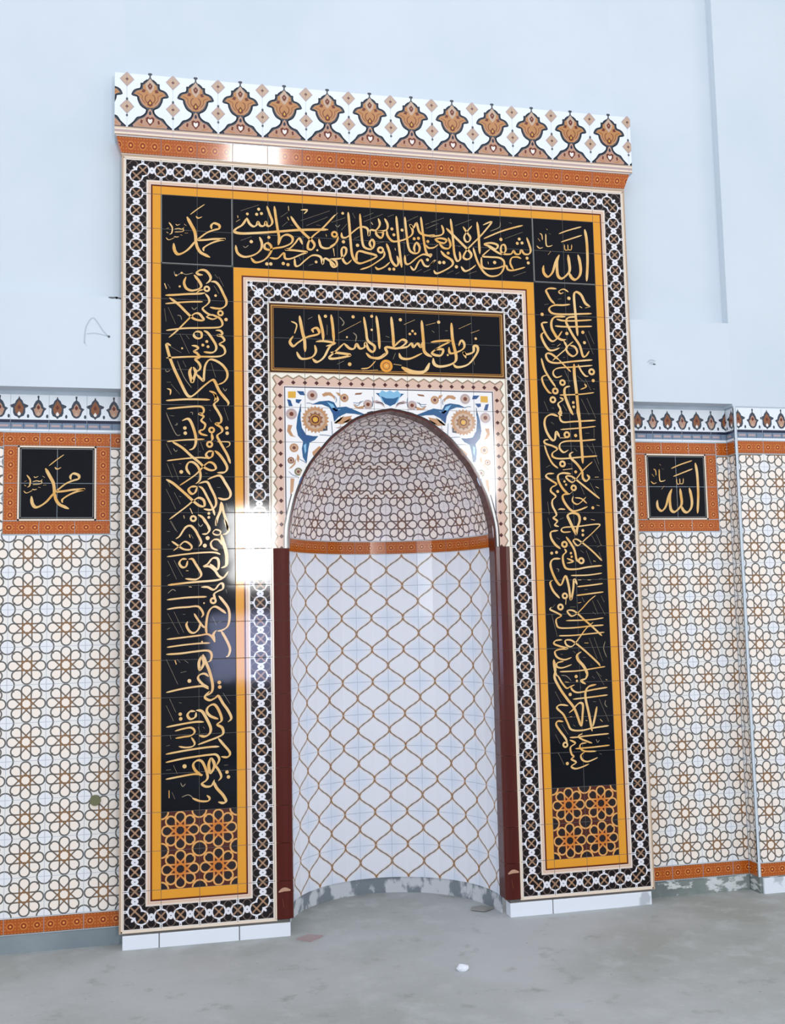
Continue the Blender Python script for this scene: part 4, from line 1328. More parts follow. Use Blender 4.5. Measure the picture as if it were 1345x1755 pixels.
# ================================================================== MIHRAB FRAME
BASE = 21.0
frame = thing('mihrab_frame', 'tall frame of black and white lattice tiles with an orange inner stripe around the niche', 'frame', W(7.5, BASE, 0))
core = [(0.0, 4.44, 6.0, 21.0, G, UP + .3), (10.56, 15.0, 6.0, 21.0, G, UP + .3), (0.0, 15.0, -0.3, 6.0, G, UP + .3)]
org = W(7.5, BASE, 0)
join_boxes('core', core, M['grout_dark'], frame, org)
def uvcorner(cx, cy):        # u, v counted from the corner at (cx, cy) of the tile face (0/1)
    return lambda s_, t_: (s_ if cx == 0 else 1 - s_, t_ if cy == 0 else 1 - t_)
def bt(col, row, ori, kind='band'):
    # ori: side the lattice (outer) edge lies on
    if kind == 'band':
        f = {'L': lambda s_, t_: (s_, t_), 'R': lambda s_, t_: (1 - s_, t_), 'T': lambda s_, t_: (1 - t_, s_), 'B': lambda s_, t_: (t_, s_)}[ori]
    else:
        f = uvcorner(*ori)
    me = flat_tile_mesh((kind, ori), 1, 1, M[kind], f)
    put_tile('border_tile', me, frame, col + .5, row + .5)
for r in range(1, 20):
    bt(0, r, 'L'); bt(14, r, 'R')
for c in range(1, 14): bt(c, 0, 'T')
bt(0, 0, (0, 1), 'band_corner'); bt(14, 0, (1, 1), 'band_corner')
for c in (1, 2, 12, 13): bt(c, 20, 'B')
bt(0, 20, (0, 0), 'band_corner'); bt(3, 20, (1, 0), 'band_corner'); bt(11, 20, (0, 0), 'band_corner'); bt(14, 20, (1, 0), 'band_corner')
for r in range(4, 20): bt(3, r, 'R'); bt(11, r, 'L')
for c in range(4, 11): bt(c, 3, 'B')
bt(3, 3, (0, 1), 'band_inner'); bt(11, 3, (1, 1), 'band_inner')
# edge trims
def trim(x0, x1, r0, r1, mat, name='edge_trim', d0=-.008, d1=.05):
    mesh_obj(name, box_mesh(x0, x1, r0, r1, d0, d1, M[mat], org=W((x0 + x1) / 2, r1, 0)), frame, W((x0 + x1) / 2, r1, 0))
trim(-.075, -.028, -.05, 21.05, 'tan'); trim(-.026, .006, -.02, 21.03, 'cream')
trim(15.028, 15.075, -.05, 21.05, 'tan'); trim(14.994, 15.026, -.02, 21.03, 'cream')
trim(-.075, 15.075, -.10, -.045, 'tan'); trim(-.026, 15.026, -.042, .004, 'cream')
trim(-.026, 4.05, 20.99, 21.04, 'cream'); trim(10.95, 15.026, 20.99, 21.04, 'cream')
trim(4.0, 4.045, 11.0, 21.0, 'cream'); trim(10.955, 11.0, 11.0, 21.0, 'cream')

# ================================================================== INSCRIPTION PANELS
blk = flat_tile_mesh('blk', 1, 1, M['black'], id_uv)
def panel(name, label, cat, c0, c1, r0, r1, group, letter=True, grp=None):
    t = thing(name, label, cat, W((c0 + c1) / 2, r1, 0), grp)
    for c in range(c0, c1):
        for r in range(r0, r1): put_tile('black_tile', blk, t, c + .5, r + .5, tilt=.12)
    pr = Print(-LIFT); lettering(pr, group); pr.build('lettering', t)
    return t
panel('inscription_panel', 'tall black panel of gold Arabic verse running up the left jamb', 'inscription', 1, 3, 3, 18, 'left')
panel('inscription_panel', 'tall black panel of gold Arabic verse on the right jamb, its foot left bare', 'inscription', 12, 14, 3, 18, 'right')
panel('inscription_panel', 'long black panel of gold Arabic verse across the top between the two name squares', 'inscription', 3, 12, 1, 3, 'top')
t = panel('name_plaque', 'black square with gold Arabic name in the top left corner of the frame', 'plaque', 1, 3, 1, 3, 'muhammad')
pr = Print(-LIFT); pr.rect(2.955, 2.985, 1.02, 3.0, 'grey_line'); pr.rect(1.0, 2.985, 2.965, 2.99, 'grey_line'); pr.rect(1.0, 1.025, 1.0, 2.99, 'grey_line'); pr.build('grey_border', t)
t = panel('name_plaque', 'black square with tall gold Arabic letters in the top right corner of the frame', 'plaque', 12, 14, 1, 3, 'allah')
pr = Print(-LIFT); pr.rect(12.01, 12.04, 1.0, 2.99, 'grey_line'); pr.rect(12.01, 13.98, 2.965, 2.99, 'grey_line'); pr.build('grey_border', t)
# centre panel above the arch
t = thing('inscription_panel', 'short black panel of gold Arabic words with a rosette, just above the arch', 'inscription', W(7.5, 6, 0))
for c in range(7):
    for r in range(2):
        me = flat_tile_mesh(('cf', c, r), 1, 1, M['black_framed'], lambda s_, t_, c=c, r=r: (c + s_, (1 - r) + t_))
        put_tile('black_tile', me, t, 4.5 + c, 4.5 + r, tilt=.12)
pr = Print(-LIFT); lettering(pr, 'centre'); pr.build('lettering', t)
# orange lattice squares at the foot of each jamb
for c0, lab in ((1, 'orange and black star lattice square at the foot of the left jamb'), (12, 'orange and black star lattice square at the foot of the right jamb')):
    t = thing('lattice_panel', lab, 'panel', W(c0 + 1, 20, 0))
    for c in range(2):
        for r in range(2):
            put_tile('lattice_tile', flat_tile_mesh('lat', 1, 1, M['girih_orange'], lambda s_, t_: (s_ + 0.5 * 0, t_)), t, c0 + c + .5, 18.5 + r)

# ================================================================== ARCH, SPANDREL
CX = 7.5
ARCH = [(0.0, 7.03), (.35, 7.09), (.68, 7.18), (1.05, 7.33), (1.42, 7.60), (1.75, 7.87), (2.06, 8.23), (2.34, 8.58), (2.56, 8.98), (2.78, 9.52), (2.93, 10.12), (2.99, 10.5), (3.0, 11.0)]
def arch_row(x):
    x = abs(x - CX)
    if x >= 3.0: return 99.0
    for (a, ra), (b_, rb) in zip(ARCH, ARCH[1:]):
        if a <= x <= b_: return ra + (rb - ra) * (x - a) / max(b_ - a, 1e-6)
    return 99.0
def arch_w(row):
    for (a, ra), (b_, rb) in zip(ARCH, ARCH[1:]):
        if ra <= row <= rb: return a + (b_ - a) * (row - ra) / (rb - ra)
    return 3.0 if row > 11 else 0.0
sp = thing('spandrel', 'white spandrel tiles with blue and tan flowers and a zigzag edge above the pointed arch', 'spandrel', W(CX, 11, 0))
for c in range(7):
    for r in range(5):
        x0, x1 = 4 + c + GAP / 2, 5 + c - GAP / 2; r0, r1 = 6 + r + GAP / 2, 7 + r - GAP / 2
        N_ = 20; runs, cur = [], []
        for i in range(N_ + 1):
            x = x0 + (x1 - x0) * i / N_; br = min(r1, arch_row(x))
            if br > r0 + .004: cur.append((x, br))
            else:
                if len(cur) > 1: runs.append(cur)
                cur = []
        if len(cur) > 1: runs.append(cur)
        for run in runs:
            pts = [(run[0][0], r0), (run[-1][0], r0)] + [(x, b_) for x, b_ in reversed(run)]
            n = len(pts); org_ = W((run[0][0] + run[-1][0]) / 2, r0 + .3, 0)
            P = [W(x, rr, 0) - org_ for x, rr in pts] + [W(x, rr, THK) - org_ for x, rr in pts]
            F = [tuple(range(n))[::-1]] + [(i, (i + 1) % n, n + (i + 1) % n, n + i) for i in range(n)]
            me = poly_mesh('spandrel_tile', P, F, M['spandrel'], uvs=[(x - 4, rr - 6) for x, rr in pts] * 2)
            mesh_obj('spandrel_tile', me, sp, org_)
# backing behind the spandrel follows the arch
P, F = [], []
xs = [CX + sgn * a for sgn in (-1,) for a, _ in reversed(ARCH)] + [CX + a for a, _ in ARCH[1:]]
xs = [4.44] + xs + [10.56]
rws = [11.0 if abs(x - CX) >= 3.0 - 1e-6 else arch_row(x) - .05 for x in xs]
for i in range(len(xs) - 1):
    a, b_ = xs[i], xs[i + 1]
    ra, rb = rws[i], rws[i + 1]
    if i == 0: ra = rb = 11.0
    if i == len(xs) - 2: ra = rb = 11.0
    k = len(P)
    for d in (G * 1.5, .5):
        P += [W(a, 6, d) - W(CX, 11, 0), W(b_, 6, d) - W(CX, 11, 0), W(b_, rb, d) - W(CX, 11, 0), W(a, ra, d) - W(CX, 11, 0)]
    F += [(k + 3, k + 2, k + 1, k), (k + 4, k + 5, k + 6, k + 7), (k + 3, k + 7, k + 6, k + 2), (k, k + 1, k + 5, k + 4)]
mesh_obj('backing', poly_mesh('backing', P, F, M['grout_dark']), sp, W(CX, 11, 0))

def mir(pts, s): return [(x if s < 0 else 2 * 7.47 - x, r) for x, r in pts]
FLORAL_POLYS = [
('blue_print', [(5.176, 6.912), (5.402, 6.814), (5.677, 6.783), (5.827, 6.829), (5.912, 6.979), (6.177, 6.948), (6.428, 7.043), (6.755, 7.175), (6.477, 7.156), (6.174, 7.142), (5.971, 7.242), (5.823, 7.395), (5.784, 7.17), (5.686, 6.984), (5.475, 6.9)]),
('sky_print', [(5.626, 6.826), (5.801, 6.893), (5.874, 7.042), (6.025, 7.027), (5.873, 7.098), (5.774, 7.019), (5.7, 6.92)]),
('deep_blue_print', [(5.774, 6.994), (5.9, 6.992), (5.998, 7.128), (5.87, 7.244), (5.823, 7.37), (5.796, 7.17)]),
('blue_print', [(4.873, 6.914), (4.861, 7.314), (4.894, 7.587), (5.015, 7.785), (5.213, 7.819), (5.362, 7.816), (5.261, 7.93), (5.111, 8.007), (5.071, 8.182), (5.016, 8.604), (4.912, 8.432), (4.886, 8.184), (4.926, 7.985), (4.78, 7.813), (4.734, 7.59), (4.775, 7.266)]),
('deep_blue_print', [(4.869, 7.613), (5.015, 7.809), (5.262, 7.855), (5.087, 7.97), (4.963, 7.984), (4.866, 7.812)]),
('sky_print', [(4.937, 8.084), (5.012, 8.033), (5.008, 8.257), (4.97, 8.332)]),
('blue_print', [(7.049, 6.534), (7.331, 6.527), (7.303, 6.642), (7.2, 6.67)]),
('yellow_print', [(4.512, 6.547), (4.735, 6.542), (4.732, 6.73), (4.51, 6.735)]),
('deep_blue_print', [(4.759, 6.529), (4.958, 6.536), (4.993, 6.648), (4.857, 6.639)]),
('deep_blue_print', [(4.485, 6.773), (4.583, 6.796), (4.643, 6.969), (4.532, 6.972)]),
('deep_blue_print', [(4.732, 6.767), (4.905, 6.776), (4.817, 6.89), (4.731, 6.855)]),
('tan_print', [(5.48, 6.611), (5.581, 6.546), (5.731, 6.542), (5.83, 6.64), (5.878, 6.778), (5.779, 6.667), (5.68, 6.631), (5.529, 6.673)]),
('tan_print', [(4.501, 7.507), (4.624, 7.518), (4.573, 7.668), (4.645, 7.815), (4.73, 7.859), (4.571, 7.829), (4.474, 7.694)]),
('tan_print', [(5.817, 7.446), (6.021, 7.266), (6.349, 7.209), (6.246, 7.362), (6.067, 7.466), (5.917, 7.444)]),
('tan_print', [(5.205, 8.379), (5.181, 8.28), (5.382, 8.103), (5.456, 8.152), (5.354, 8.302), (5.254, 8.39)]),
('olive_print', [(5.817, 7.421), (5.919, 7.343), (6.122, 7.213), (5.994, 7.367), (5.867, 7.45)]),
('brown_print', [(6.068, 7.416), (6.297, 7.286), (6.398, 7.334), (6.219, 7.413)]),
('tan_print', [(4.51, 8.757), (4.634, 8.632), (4.722, 8.458), (4.696, 8.632), (4.584, 8.744)]),
('ink_print', [(6.782, 7.099), (6.936, 7.058), (7.063, 7.106), (6.934, 7.172), (6.806, 7.174)]),
('ink_print', [(5.392, 7.479), (5.629, 7.462), (5.626, 7.65), (5.426, 7.678)]),
('deep_blue_print', [(4.765, 9.001), (4.925, 8.975), (4.886, 9.124), (4.811, 9.247)]),
('tan_print', [(4.556, 9.027), (4.666, 9.039), (4.625, 9.396), (4.538, 9.507)]),
('tan_print', [(6.735, 6.897), (6.531, 6.952), (6.381, 6.88), (6.455, 6.979), (6.657, 7.013)]),
('mauve_print', [(6.941, 6.791), (7.07, 6.737), (7.248, 6.809), (7.322, 6.96), (7.196, 6.861), (7.043, 6.827)]),
('tan_print', [(5.882, 6.538), (6.007, 6.56), (6.031, 6.661), (5.956, 6.637)]),
('tan_print', [(4.761, 8.334), (4.821, 8.433), (4.782, 8.581), (4.734, 8.483)]),
('mauve_print', [(5.865, 7.57), (6.016, 7.517), (6.167, 7.527), (6.015, 7.605)]),
('brown_print', [(6.463, 6.549), (6.666, 6.531), (6.614, 6.583), (6.436, 6.6)]),
]
FLORAL_DISCS = [
(5.205, 6.643, 0.153826, 'mauve_print'),
(4.603, 7.194, 0.158954, 'mauve_print'),
(6.131, 6.696, 0.123061, 'tan_print'),
(6.817, 6.87, 0.141008, 'mauve_print'),
(4.665, 8.162, 0.128189, 'tan_print'),
(4.574, 8.522, 0.0974234, 'brown_print'),
(4.779, 8.841, 0.11537, 'olive_print'),
]
FLORAL_STEMS = [
[(5.743, 7.372), (5.763, 7.672), (5.76, 7.835)],
[(5.387, 7.779), (5.561, 7.788), (5.761, 7.81)],
[(4.879, 6.889), (4.865, 6.989), (4.875, 7.139)],
[(5.027, 6.873), (5.127, 6.871), (5.226, 6.906)],
[(6.381, 6.829), (6.533, 6.838), (6.687, 6.772)],
[(6.944, 6.638), (6.967, 6.79), (6.938, 6.943)],
[(7.043, 6.814), (7.197, 6.811), (7.298, 6.885)],
[(4.509, 8.831), (4.606, 8.929), (4.753, 8.977)],
[(4.808, 8.482), (4.906, 8.531), (5.028, 8.604)],
[(6.611, 6.773), (6.532, 6.902), (6.406, 6.879)],
[(5.016, 8.579), (5.001, 8.802)],
[(5.83, 6.64), (5.904, 6.739), (5.877, 6.841)],
[(6.451, 7.156), (6.628, 7.178), (6.807, 7.162)],
]
LOTUS = (5.282, 7.343)
pr = Print(-LIFT * .62)
pr.poly([(7.14, 6.56), (7.24, 6.44), (7.36, 6.50), (7.47, 6.44), (7.58, 6.50), (7.70, 6.44), (7.80, 6.56), (7.70, 6.78), (7.47, 6.92), (7.24, 6.78)], 'sky_print')
pr.poly([(7.20, 6.62), (7.36, 6.68), (7.58, 6.68), (7.74, 6.62), (7.62, 6.84), (7.47, 6.90), (7.32, 6.84)], 'blue_print', .001)
pr.build('centre_flower_print', sp)
for side, nm in ((-1, 'left'), (1, 'right')):
    pr = Print(-LIFT * .6)
    for mat, pts_ in FLORAL_POLYS: pr.poly(mir(pts_, side), mat, .0015 if mat in ('sky_print', 'deep_blue_print') else 0)
    for x, r_, rad, mat in FLORAL_DISCS:
        x = mir([(x, r_)], side)[0][0]
        pr.disc(x, r_, rad, mat, 14); pr.disc(x, r_, rad * .62, 'stone_print', 10, .0012); pr.disc(x, r_, rad * .4, 'dark_red_print', 8, .0024)
    for st in FLORAL_STEMS: pr.ribbon(mir(st, side), .022, 'slate_print', 0, pen=False)
    lx = mir([LOTUS], side)[0][0]; ly = LOTUS[1]
    pr.poly([(lx + (.40 if k % 2 else .335) * math.cos(2 * PI * k / 44), ly + (.40 if k % 2 else .335) * math.sin(2 * PI * k / 44)) for k in range(44)], 'tan_print', .001)
    pr.disc(lx, ly, .27, 'stone_print', 20, .002)
    pr.poly([(lx + (.24 if k % 2 else .17) * math.cos(2 * PI * k / 20), ly + (.24 if k % 2 else .17) * math.sin(2 * PI * k / 20)) for k in range(20)], 'brown_print', .003)
    pr.disc(lx, ly, .14, 'yellow_print', 12, .004); pr.ring(lx, ly, .10, .05, 'dark_red_print', 12, .005)
    p = pr.build('flower_print', sp)

pr = Print(-LIFT * .8)
# black and white outlines that follow the arch
def off_arch(o):
    out = []
    for sgn in (-1, 1):
        L_ = []
        for i, (a, ra) in enumerate(ARCH[1:]):
            p0, p2 = ARCH[max(0, i)], ARCH[min(len(ARCH) - 1, i + 2)]
            tx_, ty_ = p2[0] - p0[0], p2[1] - p0[1]; l = math.hypot(tx_, ty_)
            L_.append((CX + sgn * (a + ty_ / l * o), ra - tx_ / l * o))
        L_ = [(CX, ARCH[0][1] - o * 1.1)] + L_
        out.append(L_)
    return out
for L_ in off_arch(.035): pr.ribbon(L_, .055, 'black_print', 0, pen=False, taper=1)
for L_ in off_arch(.10): pr.ribbon([p for p in L_ if p[1] > 8.4], .05, 'pale_print', .0012, pen=False, taper=1)
for L_ in off_arch(.15): pr.ribbon([p for p in L_ if p[1] > 9.0], .03, 'black_print', .0012, pen=False, taper=1)
pr.build('arch_outline', sp)

# ================================================================== CORNER PILASTERS (maroon, turned round the jamb edge)
RD = 0.52                                                    # depth of the reveal
def pilaster(side, label):
    s = 1 if side == 'left' else -1
    xo = 4.05 if side == 'left' else 10.95
    t = thing('corner_pilaster', label, 'pilaster', W(4.27 if s > 0 else 10.73, 21, 0))
    prof = [(0, .0), (.02, -.02), (.12, -.05), (.22, -.062), (.32, -.055), (.42, -.03), (.45, .02), (.45, RD)]
    for k in range(10):
        r0, r1 = 11 + k + .006, 12 + k - .006
        org_ = W(xo, (r0 + r1) / 2, 0)
        P = []
        for rr in (r1, r0):
            for a, d in prof: P.append(W(xo + s * a, rr, d) - org_)
        n = len(prof)
        F = [(i, i + 1, n + i + 1, n + i) if s > 0 else (i + 1, i, n + i, n + i + 1) for i in range(n - 1)]
        k0 = len(P)
        for rr in (r1, r0):
            for a, d in ((0.0, .05), (.40, .05), (.40, RD)): P.append(W(xo + s * a, rr, d) - org_)
        F += [tuple(list(range(n)) + [k0 + 2, k0 + 1, k0]), tuple(list(range(n, 2 * n)) + [k0 + 5, k0 + 4, k0 + 3])]
        me = poly_mesh('pilaster_tile', P, F, M['maroon'], smooth=False)
        o = mesh_obj('pilaster_tile', me, t, org_)
    mesh_obj('bed', box_mesh(min(xo, xo + s * .44), max(xo, xo + s * .44), 11, 21, -.0, RD, M['grout_maroon'], org=W(xo, 21, 0)), t, W(xo, 21, 0))
    return t
pilaster('left', 'dark maroon glazed tile pilaster on the left edge of the niche opening')
pilaster('right', 'dark maroon glazed tile pilaster on the right edge of the niche opening')

# ================================================================== ARCH REVEAL
rv = thing('arch_reveal', 'maroon glazed tiles lining the underside of the pointed arch', 'arch lining', W(CX, 11, 0))
pts = [(CX - a, r) for a, r in reversed(ARCH)] + [(CX + a, r) for a, r in ARCH[1:]]
for i in range(len(pts) - 1):
    (xa, ra), (xb, rb) = pts[i], pts[i + 1]
    nx_, nr_ = (rb - ra), -(xb - xa); l = math.hypot(nx_, nr_); nx_ /= l; nr_ /= l     # outward from opening
    o_ = .03
    org_ = W((xa + xb) / 2, (ra + rb) / 2, RD / 2)
    P = []
    for off_ in (-.012, o_):
        for d in (-.02, RD):
            P += [W(xa + nx_ * off_, ra + nr_ * off_, d) - org_, W(xb + nx_ * off_, rb + nr_ * off_, d) - org_]
    F = [(0, 1, 3, 2), (4, 6, 7, 5), (0, 4, 5, 1), (2, 3, 7, 6), (0, 2, 6, 4), (1, 5, 7, 3)]
    mesh_obj('reveal_tile', poly_mesh('reveal_tile', P, F, M['maroon']), rv, org_)

# ================================================================== NICHE: curved wall of lantern tiles, orange ring, star dome
ND = RD
def smooth_front(me, nu, nv):
    if nu <= 2: return                      # flat-cut tiles stay faceted
    """curved faces shade smooth, the tile's edges stay sharp"""
    cnt = {}
    for i_, p in enumerate(me.polygons):
        p.use_smooth = i_ < 2 * nu * nv
        if p.use_smooth:
            for ek in p.edge_keys: cnt[ek] = cnt.get(ek, 0) + 1
    for e in me.edges:
        if cnt.get(e.key, 0) < 2: e.use_edge_sharp = True
def curved_mesh(key, ang, r_lo, r_hi, rad_lo, rad_hi, mat, uvf, nu=6, nv=2, gap=GAP, rad_f=None):
    """piece of a surface of revolution about the niche axis, centred on the -Y facing direction.
       origin on the axis; phi=0 is the deepest point"""
    if key in CACHE: return CACHE[key]
    P, U, F = [], [], []
    for lay, off_ in ((0, 0.0), (1, .04)):
        for j in range(nv + 1):
            t_ = j / nv
            row = r_lo + (r_hi - r_lo) * t_
            R_ = rad_f(row) if rad_f else rad_lo + (rad_hi - rad_lo) * t_
            g = gap / max(R_, .2) / 2
            for i in range(nu + 1):
                s_ = i / nu; a = (s_ - .5) * (ang - 2 * g)
                P.append(Vector(((R_ + off_) * math.sin(a) * T, (R_ + off_) * math.cos(a) * T, -(row + (-1 if j == 0 else 1 if j == nv else 0) * gap / 2 - off_ * (0 if rad_f is None and rad_lo == rad_hi else -.0)) * T)))
                U.append(uvf(s_, t_))
    w = nu + 1; S_ = w * (nv + 1)
    for j in range(nv):
        for i in range(nu):
            k = j * w + i; F.append((k, k + 1, k + w + 1, k + w)); F.append((S_ + k, S_ + k + w, S_ + k + w + 1, S_ + k + 1))
    for i in range(nu):
        F.append((i, S_ + i, S_ + i + 1, i + 1)); k = nv * w + i; F.append((k, k + 1, S_ + k + 1, S_ + k))
    for j in range(nv):
        k = j * w; F.append((k, k + w, S_ + k + w, S_ + k)); k = j * w + nu; F.append((k, S_ + k, S_ + k + w, k + w))
    me = poly_mesh('tile', P, F, mat, uvs=U)
    smooth_front(me, nu, nv)
    CACHE[key] = me
    return me
def put_curved(name, me, parent, phi, lift_row=0.0):
    o = mesh_obj(name, me, parent, Vector((CX * T, ND * T, FLOOR_ROW * T)) + Vector((0, 0, 0)))
    o.rotation_euler = (0, 0, -phi)
    return o
def shift(me, dr, key):
    if key in CACHE: return CACHE[key]
    m2 = me.copy(); m2.transform(Matrix.Translation((0, 0, -dr * T))); CACHE[key] = m2; return m2
nw = thing('niche_wall', 'curved niche wall of white tiles with a tan lantern lattice', 'niche wall', Vector((CX * T, ND * T, 0)))
ANG = 1 / 3.0
for r in range(11, 21):
    me = curved_mesh(('og', r), ANG, r + 1, r, 3, 3, M['ogee'], id_uv, 2, 1)
    for k in range(9): put_curved('niche_tile', me, nw, (k - 4) * ANG)
    rest = (PI - 9 * ANG) / 2
    me = curved_mesh(('ogs', r), rest, r + 1, r, 3, 3, M['ogee'], lambda s_, t_: (s_ * .2, t_), 1, 1)
    for s in (-1, 1): put_curved('niche_tile', me, nw, s * (4.5 * ANG + rest / 2))
me = curved_mesh('bedcurve', PI, 21.0, 6.6, 3.012, 3.012, M['grout'], id_uv, 48, 1, gap=0)
me2 = curved_mesh('bedcurve2', PI, 21.0, 10.5, 3.010, 3.010, M['grout'], id_uv, 48, 1, gap=0)
put_curved('bed', me2, nw, 0)
me = curved_mesh('skirtcurve', PI, 22.0, 21.0, 3.03, 3.03, M['skirt_niche'], id_uv, 48, 1, gap=0)
put_curved('bare_skirt', me, nw, 0, 0)['label'] = 'bare patchy plaster strip under the last tile row'

dm = thing('niche_dome', 'half dome of pinkish star lattice tiles over an orange ring, inside the arch', 'dome', Vector((CX * T, ND * T, (FLOOR_ROW - 11) * T)))
me = curved_mesh('ringband', ANG, 11.0, 10.58, 3, 3, M['listello'], lambda s_, t_: (s_, t_ * .42), 2, 1)
for k in range(9): put_curved('ring_tile', me, dm, (k - 4) * ANG)
me = curved_mesh('ringbands', (PI - 9 * ANG) / 2, 11.0, 10.58, 3, 3, M['listello'], lambda s_, t_: (s_ * .2, t_ * .42), 1, 1)
for s in (-1, 1): put_curved('ring_tile', me, dm, s * (4.5 * ANG + (PI - 9 * ANG) / 4))
# profile by arc length
prof = []; r = 10.57; s_acc = 0.0
rows = [10.57 + (7.03 - 10.57) * i / 400 for i in range(401)]
tab = [(0.0, 10.57, arch_w(10.57))]
for rr in rows[1:]:
    w = arch_w(rr); d = math.hypot(rr - tab[-1][1], w - tab[-1][2]); tab.append((tab[-1][0] + d, rr, w))
tot = tab[-1][0]
def at_s(s_):
    for (a, ra, wa), (b_, rb, wb) in zip(tab, tab[1:]):
        if a <= s_ <= b_: t_ = (s_ - a) / (b_ - a); return ra + (rb - ra) * t_, wa + (wb - wa) * t_
    return tab[-1][1], tab[-1][2]
n_rings = 10; hs = tot / n_rings
vscale = (n_rings * .5) / tot
for k in range(n_rings):
    s0, s1 = k * hs, (k + 1) * hs
    nv = 3; rr = [at_s(s0 + (s1 - s0) * j / nv) for j in range(nv + 1)]
    if k == n_rings - 1: rr[-1] = (rr[-1][0], 0.02)
    Rm = (rr[0][1] + rr[-1][1]) / 2
    cnt = max(2, round(PI * Rm / 1.0))
    ang = PI / cnt
    P, U, F = [], [], []
    nu = 6 if cnt > 4 else 10
    for lay, off_ in ((0, 0.0), (1, .04)):
        for j in range(nv + 1):
            row, R_ = rr[j]
            sh = (GAP / 2 if j == 0 else -GAP / 2 if j == nv else 0) * .6
            for i in range(nu + 1):
                a = (i / nu - .5) * (ang - GAP / max(R_, .25) * .8)
                P.append(Vector(((R_ + off_) * math.sin(a) * T, (R_ + off_) * math.cos(a) * T, (-(row) + sh + off_) * T)))
                U.append((i / nu, (k + j / nv) * .5))
    w = nu + 1; S_ = w * (nv + 1)
    for j in range(nv):
        for i in range(nu):
            q_ = j * w + i; F.append((q_, q_ + 1, q_ + w + 1, q_ + w)); F.append((S_ + q_, S_ + q_ + w, S_ + q_ + w + 1, S_ + q_ + 1))
    for i in range(nu):
        F.append((i, S_ + i, S_ + i + 1, i + 1)); q_ = nv * w + i; F.append((q_, q_ + 1, S_ + q_ + 1, S_ + q_))
    for j in range(nv):
        q_ = j * w; F.append((q_, q_ + w, S_ + q_ + w, S_ + q_)); q_ = j * w + nu; F.append((q_, S_ + q_, S_ + q_ + w, q_ + w))
    me = poly_mesh('dome_tile', P, F, M['girih_dome'], uvs=U)
    smooth_front(me, nu, nv)
    for c in range(cnt):
        put_curved('dome_tile', me, dm, (c - (cnt - 1) / 2) * ang)
# bed behind the dome pieces
P, F, U = [], [], []
nn = 24
for j in range(n_rings * 2 + 1):
    row, R_ = at_s(tot * j / (n_rings * 2))
    for i in range(nn + 1):
        a = (i / nn - .5) * PI
        P.append(Vector(((R_ + .012) * math.sin(a) * T, (R_ + .012) * math.cos(a) * T, (-(row) + .012) * T)))
for j in range(n_rings * 2):
    for i in range(nn):
        q_ = j * (nn + 1) + i; F.append((q_, q_ + 1, q_ + nn + 2, q_ + nn + 1))
o = mesh_obj('bed', poly_mesh('bed', P, F, M['grout_maroon'], smooth=True), dm, Vector((CX * T, ND * T, FLOOR_ROW * T)))

# ================================================================== CORNICE AND CREST
cor = thing('cornice', 'sloping orange flower-patterned tile cornice under the white crest', 'cornice', W(CX, -.08, 0))
TD = -.15; CT, CB = -.575, -.105
def cpt(x, row):            # point on the sloping face
    t_ = (CB - row) / (CB - CT); return W(x, row, TD * t_)
seams = [-.075] + [float(i) for i in range(1, 15)] + [15.075]
seams_t = [-.225] + [float(i) for i in range(1, 15)] + [15.225]
for i in range(len(seams) - 1):
    q_ = [cpt(seams[i], CB), cpt(seams[i + 1], CB), cpt(seams_t[i + 1], CT), cpt(seams_t[i], CT)]
    c = sum(q_, Vector()) / 4
    me = quad_slab(q_, .03 * T, M['listello'], [(seams[i], 0.0), (seams[i + 1], 0.0), (seams_t[i + 1], .42), (seams_t[i], .42)], c)
    o = mesh_obj('cornice_tile', me, cor, c)
    a = math.radians(.35); o.rotation_euler = (random.uniform(-a, a), 0, random.uniform(-a, a))
for s, xb, xt in ((-1, -.075, -.225), (1, 15.075, 15.225)):
    q_ = [W(xb, CB, UP), W(xb, CB, 0), W(xt, CT, TD), W(xt, CT, UP)]
    if s > 0: q_ = [q_[1], q_[0], q_[3], q_[2]]
    c = sum(q_, Vector()) / 4
    me = quad_slab(q_, .03 * T, M['listello'], [(0, 0), (.4, 0), (.5, .42), (0, .42)], c); mesh_obj('cornice_tile', me, cor, c)
P = [W(x, r_, d) - W(CX, -.08, 0) for (x, r_, d) in ((-.06, CB, .012), (15.06, CB, .012), (15.2, CT, TD + .012), (-.2, CT, TD + .012), (-.06, CB, .4), (15.06, CB, .4), (15.2, CT, .4), (-.2, CT, .4))]
mesh_obj('bed', poly_mesh('bed', P, [(0, 1, 2, 3), (5, 4, 7, 6), (4, 0, 3, 7), (1, 5, 6, 2), (3, 2, 6, 7), (4, 5, 1, 0)], M['grout']), cor, W(CX, -.08, 0))

